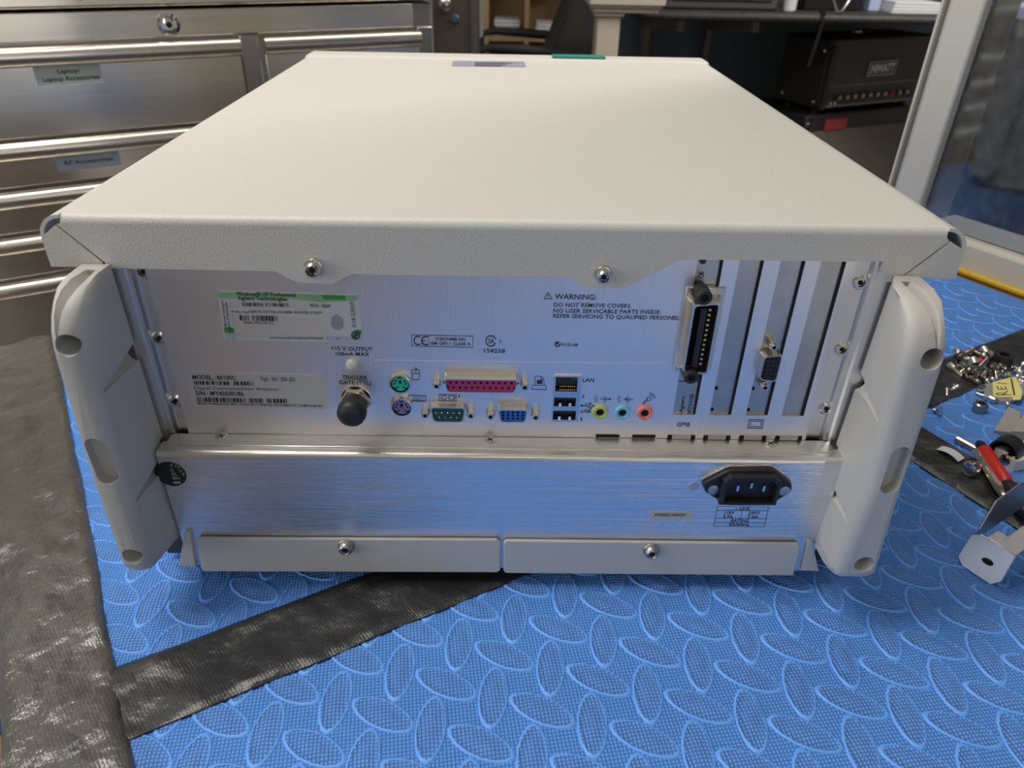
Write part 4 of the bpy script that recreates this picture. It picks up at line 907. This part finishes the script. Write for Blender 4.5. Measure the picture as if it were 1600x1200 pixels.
p = PP(YP-.0005); p.disc(X_(1505, 492), 7.2); p.build('recycle_mark', 'db9_teal', xs_)
p = PP(YP-.0007); p.arc(X_(1505, 492), 4, 4, -30, 140, 1.6).arc(X_(1505, 492), 4, 4, 160, 310, 1.6); p.build('recycle_arrow', 'ink_white', xs_)
# ------------------------------------------------------------------ blue foam mats with raised lozenges
TILES = [(-.2371, .3420, -.60, .0092, 'blue foam mat in front of the instrument, below the diagonal tape'),
         (-.2371, .3420, .0105, .4500, 'blue foam mat that the instrument stands on, above the diagonal tape'),
         (.3430, .7000, -.60, .0092, 'blue foam mat under the bracket and grey plates'),
         (.3430, .6850, .0105, .4500, 'blue foam mat corner in front of the window sill'),
         (-.3500, -.2385, .0300, .4500, 'narrow blue foam strip left of the worn tape')]
LEN, WID = .0172, .0073
lv = []; lf = []
NS = 14
def outline(k, s): a = 2*pi*k/NS; x = cos(a); return Vector((LEN*s*x, WID*s*math.copysign(abs(sin(a))**1.15, sin(a)), 0))
for s, h in ((1.07, 0.), (1.02, .0007), (.94, .0008), (.87, .0004), (.45, .0012)):
    for k in range(NS): v = outline(k, s); v.z = h; lv.append(v)
lv.append(Vector((0, 0, .0014)))
for j in range(4):
    for k in range(NS): a, b = j*NS+k, j*NS+(k+1) % NS; lf.append((a, b, b+NS, a+NS))
for k in range(NS): lf.append((4*NS+k, 4*NS+(k+1) % NS, 5*NS))
lme = bpy.data.meshes.new('raised_lozenge'); lme.from_pydata(lv, [], lf); lme.materials.append(M['foam_blue']); lme.materials.append(M['foam_rim_lit']); lme.materials.append(M['foam_worn']); lme.polygons.foreach_set('material_index', [1 if i < 2*NS else 0 if i < 3*NS else 2 for i in range(len(lme.polygons))]); lme.polygons.foreach_set('use_smooth', [True]*len(lme.polygons))
tiles = []
for u0, u1, w0, w1_, lab in TILES:
    mb = rbox(MB(), u0, u1, w0, w1_, -.0098, 0); t_ = mb.build('foam_mat', 'foam_blue'); tag(t_, lab, 'mat', 'foam mats'); tiles.append(t_)
va, vb, o0 = Vector((.0301, .0176, 0)), Vector((.0190, -.0323, 0)), Vector((.1108, -.0449, 0))
cands = []
for i in range(-40, 41):
    for j in range(-40, 41):
        for typ in (0, 1):
            p = o0+va*i+vb*j+(va+vb)*.5*typ; u, w = p.dot(UX), p.dot(WX)
            for ti, T in enumerate(TILES):
                if T[0]+.010 < u < T[1]-.010 and T[2]+.010 < w < T[3]-.010:
                    d = p-CAM; dz = d.dot(_f)
                    vis = False
                    if dz > .05:
                        X, Yp = 800+FPX*d.dot(_r)/dz, 600-FPX*d.dot(_u)/dz
                        vis = -40 < X < 1640 and -20 < Yp < 1240 and not (-.185 < p.x < .185 and .03 < p.y < .5)
                    ang = radians(-25.3 if typ == 0 else 86) + random.uniform(-.015, .015)
                    cands.append((not vis, dz, ti, p, ang))
cands.sort(key=lambda c: (c[0], c[1]))
rest = {}
for n, (nv, dz, ti, p, ang) in enumerate(cands):
    if n < 300 and not nv:
        o = bpy.data.objects.new('raised_lozenge', lme); col.objects.link(o); o.parent = tiles[ti]
        o.location = p-tiles[ti].location; o.rotation_euler = (0, 0, ang)
    elif not (-.19 < p.x < .19 and .03 < p.y < .5): rest.setdefault(ti, MB()).add([Matrix.Rotation(ang, 3, 'Z') @ v + p for v in lv], lf)
for ti, mb in rest.items():
    o = mb.build('raised_lozenges', 'foam_blue', tiles[ti], smooth=60, fixn=False); o['kind'] = 'stuff'
    o.data.materials.append(M['foam_rim_lit']); o.data.materials.append(M['foam_worn']); o.data.polygons.foreach_set('material_index', [1 if i % len(lf) < 2*NS else 0 if i % len(lf) < 3*NS else 2 for i in range(len(o.data.polygons))])

# ------------------------------------------------------------------ duct tape over the seams
from mathutils import noise as mnoise
def tape(name, c0, ang, length, width, m, label, amp, zb=.0024, seed=0, rag=.0015):
    e = Vector((cos(ang), sin(ang), 0)); f_ = Vector((-e.y, e.x, 0)); n = int(length/.003); k = 15
    vs = []
    for i in range(n+1):
        s = length*i/n
        for j in range(k+1):
            v = -width/2+width*j/k
            if j in (0, k): v += rag*mnoise.noise(Vector((s*22, j*3.1, seed)))
            p = Vector(c0)+e*s+f_*v
            w = mnoise.noise(Vector((s*28+v*20, v*45-s*8, seed)))*.6 + mnoise.noise(Vector((s*75+v*60, v*110, seed+5)))*.35 + abs(mnoise.noise(Vector((s*14-v*30, v*18+s*9, seed+9))))*.8
            z = zb+amp*w
            if j in (0, k): z = .0017
            vs.append((p.x, p.y, max(z, .0017)))
    fs = [(i*(k+1)+j, (i+1)*(k+1)+j, (i+1)*(k+1)+j+1, i*(k+1)+j+1) for i in range(n) for j in range(k)]
    base = len(vs); vs2 = [(x, y, .0001) for x, y, z in vs]
    # closed underside so the strip has thickness
    fs += [tuple(reversed([a+base for a in q])) for q in fs]
    for j in (0, k): fs += [(i*(k+1)+j, (i+1)*(k+1)+j, (i+1)*(k+1)+j+base, i*(k+1)+j+base) for i in range(n)]
    for i in (0, n): fs += [(i*(k+1)+j, i*(k+1)+j+1, i*(k+1)+j+1+base, i*(k+1)+j+base) for j in range(k)]
    o = MB().add(vs+vs2, fs).build(name, m, smooth=80, fixn=False); tag(o, label, 'tape'); return o
tape('duct_tape', (-.19-.02, -.0965-.011, 0), radians(29.1), .86, .046, 'tape_black', 'black duct tape strip running diagonally under the instrument', .0014, seed=2)
dl = Vector((.2037, -.3304, 0)).normalized(); pr_ = Vector((-.1896, -.0957, 0)); ql = Vector((dl.y, -dl.x, 0))
cl = pr_+ql*.0255-dl*.445
tape('duct_tape', cl, math.atan2(dl.y, dl.x), .62, .0515, 'tape_worn', 'worn wrinkled grey-black duct tape strip left of the instrument', .0032, zb=.0034, seed=11)
db = Vector((.0362, -.0711, 0)).normalized(); nb = Vector((.891, .4536, 0))
cb_ = nb*.343+db*(-.075)
tape('duct_tape', cb_, math.atan2(db.y, db.x), .30, .046, 'tape_black', 'short black duct tape strip under the red screwdriver', .0009, zb=.0030, seed=23)

# yellow cord along the sill
mb = MB(); mb.tube([RW(.722+.004*sin(k*.9), .45-k*.06, BT+.0045) for k in range(14)], .0042, 10)
tag(mb.build('extension_cord', 'cord_yellow', smooth=True), 'yellow cord lying along the foot of the window sill', 'cord')

# ------------------------------------------------------------------ loose hardware right of the instrument
def screw(p_head, p_tip, z, rh, rs, style='pan', m='dark_steel', name='machine_screw', label=None, cat='screw', group=None, tilt=0.):
    a = onZ(*p_head, z+rh); b = onZ(*p_tip, z+rs+tilt); ax = (b-a).normalized(); Ln = (b-a).length
    hh = rh*(1.1 if style == 'pan' else .8 if style == 'flat' else 1.8)
    mb = MB()
    if style == 'flat': mb.lathe(a, ax, [(rh, 0), (rh, hh*.2), (rs, hh)], 14)
    elif style == 'cap': mb.lathe(a, ax, [(rh*.5, .0008), (rh*.55, 0), (rh*.95, 0), (rh, hh*.1), (rh, hh*.95), (rh*.9, hh)], 14)
    elif style == 'washer': mb.lathe(a, ax, [(rh*.45, 0), (rh*.62, hh*.15), (rh*.7, hh*.6), (rh*.7, hh*.75), (rh, hh*.75), (rh, hh), (rs, hh)], 14)
    else: mb.lathe(a, ax, [(rh*.5, 0), (rh*.85, hh*.25), (rh, hh*.7), (rh, hh), (rs, hh)], 14)
    prof = [(rs*.8, hh*.9)]; n = max(4, int((Ln-hh)/.0011)); n = min(n, 22)
    for k in range(n): prof += [(rs, hh+(Ln-hh)*(k+.1)/n), (rs*.84, hh+(Ln-hh)*(k+.6)/n)]
    prof += [(rs*.6, Ln)]
    mb.lathe(a, ax, prof, 10)
    o = mb.build(name, m, smooth=40); tag(o, label, cat, group); return o
PILE = 'steel screws in the pile'; LP = 'steel machine screw in the pile of screws beside the right corner foot'
Q = lambda x, y: (1460+x/11.43, 520+y/11.43)
big = [((440, 440), (690, 290), .004, 'washer'), ((940, 440), (725, 335), .004, 'pan'), ((720, 700), (945, 465), .010, 'washer'), ((270, 575), (495, 785), .0015, 'cap'), ((640, 600), (455, 715), .002, 'cap'),
       ((790, 880), (575, 755), .0015, 'washer'), ((970, 660), (810, 785), .004, 'washer'), ((640, 500), (515, 475), .002, 'cap'), ((670, 470), (720, 560), .008, 'cap'), ((430, 580), (420, 660), .003, 'pan'),
       ((985, 390), (1100, 420), .003, 'cap'), ((860, 275), (930, 360), .002, 'cap'), ((400, 320), (425, 410), .002, 'cap'), ((690, 590), (590, 690), .008, 'washer'), ((540, 700), (600, 820), .002, 'pan'), ((560, 560), (460, 600), .0015, 'pan'),
       ((820, 330), (760, 420), .0015, 'pan'), ((1010, 640), (1080, 560), .002, 'washer'), ((880, 620), (780, 560), .003, 'pan'), ((620, 330), (560, 420), .0015, 'cap')]
UL = {0: 'washer head screw at the back left of the screw pile', 2: 'long washer head screw lying across the top of the pile', 3: 'long screw at the left edge of the pile nearest the foot', 5: 'washer head screw at the front of the pile facing the note', 10: 'short bright screw at the back right of the pile beside the rubber ring', 12: 'short screw at the far left back corner of the pile'}
for i_, (h, tpt, z, s) in enumerate(big): screw(Q(*h), Q(*tpt), z, .0040, .0021, s, 'dark_steel' if s != 'cap' else 'nickel', label=UL.get(i_, LP), group=PILE)
SM = 'small steel screws by the yellow note'; LS = 'small bright screw scattered between the screw pile and the yellow note'
small = [((930, 885), (985, 765), 'pan'), ((1095, 690), (1110, 845), 'pan'), ((1195, 800), (1220, 680), 'cap'), ((1340, 700), (1330, 800), 'washer'), ((1155, 600), (1275, 625), 'cap'), ((860, 800), (780, 760), 'flat'), ((1030, 850), (1060, 800), 'pan'),
         ((1520, 690), (1470, 730), 'flat'), ((1580, 630), (1530, 660), 'pan'), ((1440, 750), (1510, 800), 'pan'), ((1540, 815), (1600, 770), 'cap'), ((1480, 850), (1560, 880), 'pan'), ((1590, 560), (1520, 600), 'flat'), ((1390, 600), (1510, 640), 'cap'), ((1620, 690), (1660, 740), 'pan'),
         ((1310, 790), (1270, 740), 'flat'), ((1560, 900), (1620, 850), 'pan'), ((820, 1000), (890, 980), 'cap'), ((1400, 660), (1440, 700), 'flat')]
for h, tpt, s in small: screw(Q(*h), Q(*tpt), .0012, .0030, .0015, s, 'steel', label=LS, group=SM)
screw(Q(230, 1000), Q(222, 1135), .001, .0033, .0018, 'pan', 'steel', label='single bright screw standing out in front of the dark tape beside the foot', name='machine_screw')
screw(Q(440, 945), Q(320, 1010), .001, .0033, .0020, 'pan', 'chrome', label='shiny threaded screw touching the tape edge beside the right foot', name='machine_screw')
screw((1470, 642), (1457, 640), .001, .0040, .0020, 'flat', 'steel', label='lone flat head screw on bare blue mat right of the foot', name='machine_screw')
screw((1556, 626), (1524, 614), .0008, .0030, .0013, 'cap', 'steel', label='long thin screw lying below the yellow note', name='machine_screw')
screw((1576, 634), (1566, 622), .0008, .0028, .0013, 'pan', 'chrome', label='small chrome screw touching the corner of the grey plate', name='machine_screw')
# round nut, rod, ball head, thumb nut
def lying(name, px0, px1, z, prof_fn, m, label, cat, n=18, smooth=35):
    a, b = onZ(*px0, z), onZ(*px1, z); ax = b-a; mb = MB(); mb.lathe(a, ax, prof_fn(ax.length), n); return tag(mb.build(name, m, smooth=smooth), label, cat)
c = onZ(1531, 637, .004); mb = MB(); mb.lathe((c.x, c.y, .0002), (0, 0, 1), [(.0048, 0), (.0055, .001), (.0055, .0075), (.0045, .0085), (.0026, .0085), (.0024, .003)], 16)
tag(mb.build('round_nut', 'dark_steel', smooth=35), 'dark round nut standing alone on the blue mat', 'nut')
lying('steel_rod', (1493.5, 685), (1526, 702.5), .0034, lambda l: [(.0022, 0), (.0030, .0008), (.0030, l)], 'nickel', 'short steel rod poking out behind the red screwdriver', 'rod')
mb = MB(); c = onZ(1521, 728, .0085); mb.lathe((c.x-.003, c.y-.003, .0085), (.75, .5, 0), [(.0018, -.004), (.0026, -.0042), (.0052, -.003), (.0058, 0), (.0050, .003), (.003, .0045), (.0026, .009)], 18)
tag(mb.build('ball_stud', 'steel', smooth=40), 'steel ball-headed stud on the tape beside the screwdriver', 'stud')
tb = onZ(1577, 716, .006); th = empty('thumb_nut', (tb.x, tb.y, .0002), 0, 'chrome knurled thumb nut beside the black plastic cap', 'nut')
mb = MB(); mb.lathe((tb.x-.004, tb.y-.003, .0058), (.8, .45, 0), [(.003, -.001), (.0052, 0), (.0052, .006), (.004, .0066)], 14); mb.build('knurled_head', 'chrome', th)
mb = MB(); mb.lathe((tb.x+.001, tb.y, .0058), (.8, .45, 0), [(.0022, 0), (.0022, .009)], 10); mb.build('stud', 'chrome', th)
# black plastic cap on its side
a = onZ(1566, 708, .0105); e = (onZ(1585, 694, .0105)-a); e.z = 0; e.normalize()
mb = MB(); mb.lathe((a.x, a.y, .0106), e, [(.0078, .012), (.0084, .0005), (.0092, 0), (.0100, .0004), (.0102, .013), (.0094, .0145), (.005, .0150)], 26)
tag(mb.build('plastic_cap', 'black_plastic', smooth=35), 'black plastic cap lying open on the blue mat', 'cap')
# red bit screwdriver: red sleeve with black ends beside a hexagonal bit
ta, tb_ = onZ(1533, 697, .009), onZ(1573, 757, .009); ex = (tb_-ta).normalized(); Lr = (tb_-ta).length
sd = empty('screwdriver', (ta.x, ta.y, .0035), 0, 'red handled screwdriver lying on the black tape', 'screwdriver')
mb = MB(); mb.lathe(ta+ex*.004, ex, [(.0040, 0), (.0052, .0015), (.0052, Lr-.006), (.0044, Lr-.004)], 12); mb.build('handle', 'red_plastic', sd, smooth=40)
mb = MB(); mb.lathe(ta-ex*.006, ex, [(.0012, 0), (.0036, .004), (.0042, .0105)], 12); mb.build('nose', 'black_plastic', sd, smooth=30)
mb = MB(); mb.lathe(tb_, ex, [(.0044, -.001), (.0048, .002), (.0050, .028), (.003, .032)], 12); mb.build('end_cap', 'black_plastic', sd, smooth=30)
ha, hb = onZ(1526, 705, .0075), onZ(1566, 772, .0075); hx = (hb-ha).normalized(); Lh = (hb-ha).length
hb_ = empty('hex_bit', (ha.x, ha.y, .0035), 0, 'double ended hexagonal steel bit against the red screwdriver', 'screwdriver bit')
mb = MB(); mb.lathe(ha, hx, [(.0034, 0), (.0034, .012), (.0026, .0135), (.0026, .016), (.0034, .0172), (.0034, Lh-.006), (.0026, Lh-.004), (.0030, Lh)], 6); mb.build('shank', 'nickel', hb_)
mb = MB(); mb.lathe(ha+hx*(Lh-.001), hx, [(.0028, 0), (.0028, .003), (.0021, .010), (.0008, .016)], 8); mb.build('tip', 'steel', hb_)
# white paper strip, curled
cs = [(1463, 703), (1472, 697.5), (1507, 716.5), (1497, 722)]
A_, B_, C_, D_ = [onZ(*p, .004) for p in cs]; vs = []
for i in range(9):
    s = i/8; z = .0045+.0035*sin(pi*s)*.6
    for k in (0, 1): q0 = (A_ if k == 0 else B_)*(1-s)+(D_ if k == 0 else C_)*s; vs.append((q0.x, q0.y, z))
n0 = len(vs); vs += [(x, y, z-.0003) for x, y, z in vs]; fs = [(2*i, 2*i+1, 2*i+3, 2*i+2) for i in range(8)]; fs += [tuple(reversed([a+n0 for a in f])) for f in fs]
fs += [(2*i, 2*i+2, 2*i+2+n0, 2*i+n0) for i in range(8)]+[(2*i+1, 2*i+3, 2*i+3+n0, 2*i+1+n0) for i in range(8)]
tag(MB().add(vs, fs).build('paper_strip', 'paper_white', smooth=60), 'small white paper strip lying on the black tape', 'paper')
# white plastic part at the frame edge
w0 = onZ(1588, 722, .010); wp = empty('white_plastic_part', (w0.x, w0.y, 0), radians(18), 'white plastic frame at the right edge below the black cap', 'plastic part')
mb = MB(); gx = [(0, .03, 0, .004), (0, .03, .014, .018), (0, .004, .004, .014), (.026, .03, .004, .014)]
for x0, x1, y0, y1 in gx: mb.box((x0, y0, .0004), (x1, y1, .0105))
mb.build('frame', 'white_plastic', wp, local=True); MB().box((.004, .004, .0006), (.026, .014, .004)).build('inner_floor', 'grey_plate', wp, local=True)
# two grey plates
def plate(name, pts, z, h, m, label, cat='plate', bev=.0005):
    return tag(MB().prism([onZ(*p, z) for p in pts], (0, 0, -h)).build(name, m, bevel=bev), label, cat)
plate('grey_plate', [(1553.5, 672), (1576, 634.5), (1597, 645), (1592, 662), (1583, 676)], .0040, .0035, 'grey_plate', 'light grey angled plate lying partly under the darker plate')
plate('grey_plate', [(1580, 673), (1597, 650), (1640, 620), (1660, 690), (1600, 674)], .0135, .009, 'grey_plate', 'thick grey plate cut by the right edge of the frame')
gpl = plate('metal_plate', [(1538, 600), (1538, 618), (1575, 628), (1612, 612), (1600, 588)], .0046, .0040, 'grey_metal', 'grey metal plate under the yellow note')
# yellow note with handwriting
nt0 = [(1551, 597), (1577, 590), (1587, 589), (1598, 612), (1595, 624), (1585, 625), (1581, 620), (1553, 621)]
no = empty('yellow_note', onZ(1570, 610, .0048), 0, 'yellow sticky note with black handwriting on the grey metal plate', 'note')
MB().prism([onZ(*p, .0056) for p in nt0], (0, 0, -.0008)).build('sheet', 'note_yellow', no)
p = Print(lambda x, y: onZ(x, y, .0059)); N_ = lambda x, y: (1500+x/16, 560+y/16)
p.line([N_(1270, 905), N_(1100, 905), N_(960, 920), N_(900, 890), N_(950, 860), N_(1040, 860), N_(1090, 900)], 1.4).line([N_(1090, 890), N_(1190, 810)], 1.4)
p.line([N_(920, 690), N_(960, 770), N_(1160, 765), N_(1120, 690)], 1.5).line([N_(1050, 770), N_(1030, 700)], 1.4)
p.line([N_(940, 610), N_(1060, 620), N_(1170, 632)], 1.2).line([N_(1280, 500), N_(1320, 700), N_(1360, 915)], 2.2); p.build('handwriting', 'ink_black', no)
# black ring and red cap in the pile
c = onZ(1565, 565, .003); mb = MB(); mb.lathe((c.x, c.y, .0022), (0, 0, 1), [(.0045, 0), (.0085, 0), (.0085, .0085), (.0045, .0085), (.0045, 0)], 22, False, False)
tag(mb.build('rubber_ring', 'black_rubber', smooth=35), 'black rubber ring at the back of the screw pile', 'ring')
c = onZ(1531.5, 563.5, .007); mb = MB(); mb.lathe((c.x, c.y, .004), (0, 0, 1), [(.0035, 0), (.0038, .003), (.003, .0045), (.001, .0052)], 14)
tag(mb.build('red_cap', 'red_plastic', smooth=50), 'tiny red cap in the middle of the screw pile', 'cap')
# bent sheet-metal bracket, lower right
zt_ = .024
F0, F1 = onZ(1537, 836, zt_), onZ(1589, 868, zt_); d1 = (F1-F0); wl = d1.length; d1.normalize(); d2 = Vector((-d1.y, d1.x, 0))
if d2.x < 0: d2 = -d2
bk_ = empty('metal_bracket', (F0.x, F0.y, .0002), 0, 'bent sheet metal bracket at the lower right on the blue mat', 'bracket')
th_ = .0012
def bpt(a, b, z): p_ = F0+d1*a+d2*b; return Vector((p_.x, p_.y, z))
MB().prism([bpt(.002, .0, zt_), bpt(wl, .0, zt_), bpt(wl, .09, zt_+.004), bpt(.008, .09, zt_+.004), bpt(.008, .012, zt_), bpt(.002, .012, zt_)], (0, 0, -th_)).build('top_plate', 'bracket_zinc', bk_, bevel=.0004)
fc = (zt_+.0008)/2
mb = MB(); xs = [(-.004, 0), (wl, 0)]
ov = [(wl*.47+.0032*cos(2*pi*k/16), .0122+.0018*sin(2*pi*k/16)) for k in range(16)]
mb.prism([bpt(-.006, -.001, zt_-.0035), bpt(-.0015, -.001, zt_), bpt(wl, -.001, zt_), bpt(wl+.001, -.006, .006), bpt(wl-.003, -.0075, .0006), bpt(-.001, -.0075, .0006), bpt(-.006, -.006, .004)], d2*th_)
mb.build('front_flange', 'bracket_zinc', bk_, bevel=.0005)
MB().add([bpt(a, -.00545, b) for a, b in ov], [list(range(16))]).build('slot_hole', 'hole_black', bk_, fixn=False)
MB().prism([bpt(-.004, .002, zt_-.006), bpt(-.004, .085, zt_-.002), bpt(-.008, .085, zt_+.022), bpt(-.007, .014, zt_+.016), bpt(-.005, .002, zt_+.001)], d1*th_).build('rear_flange', 'bracket_zinc', bk_, bevel=.0004)
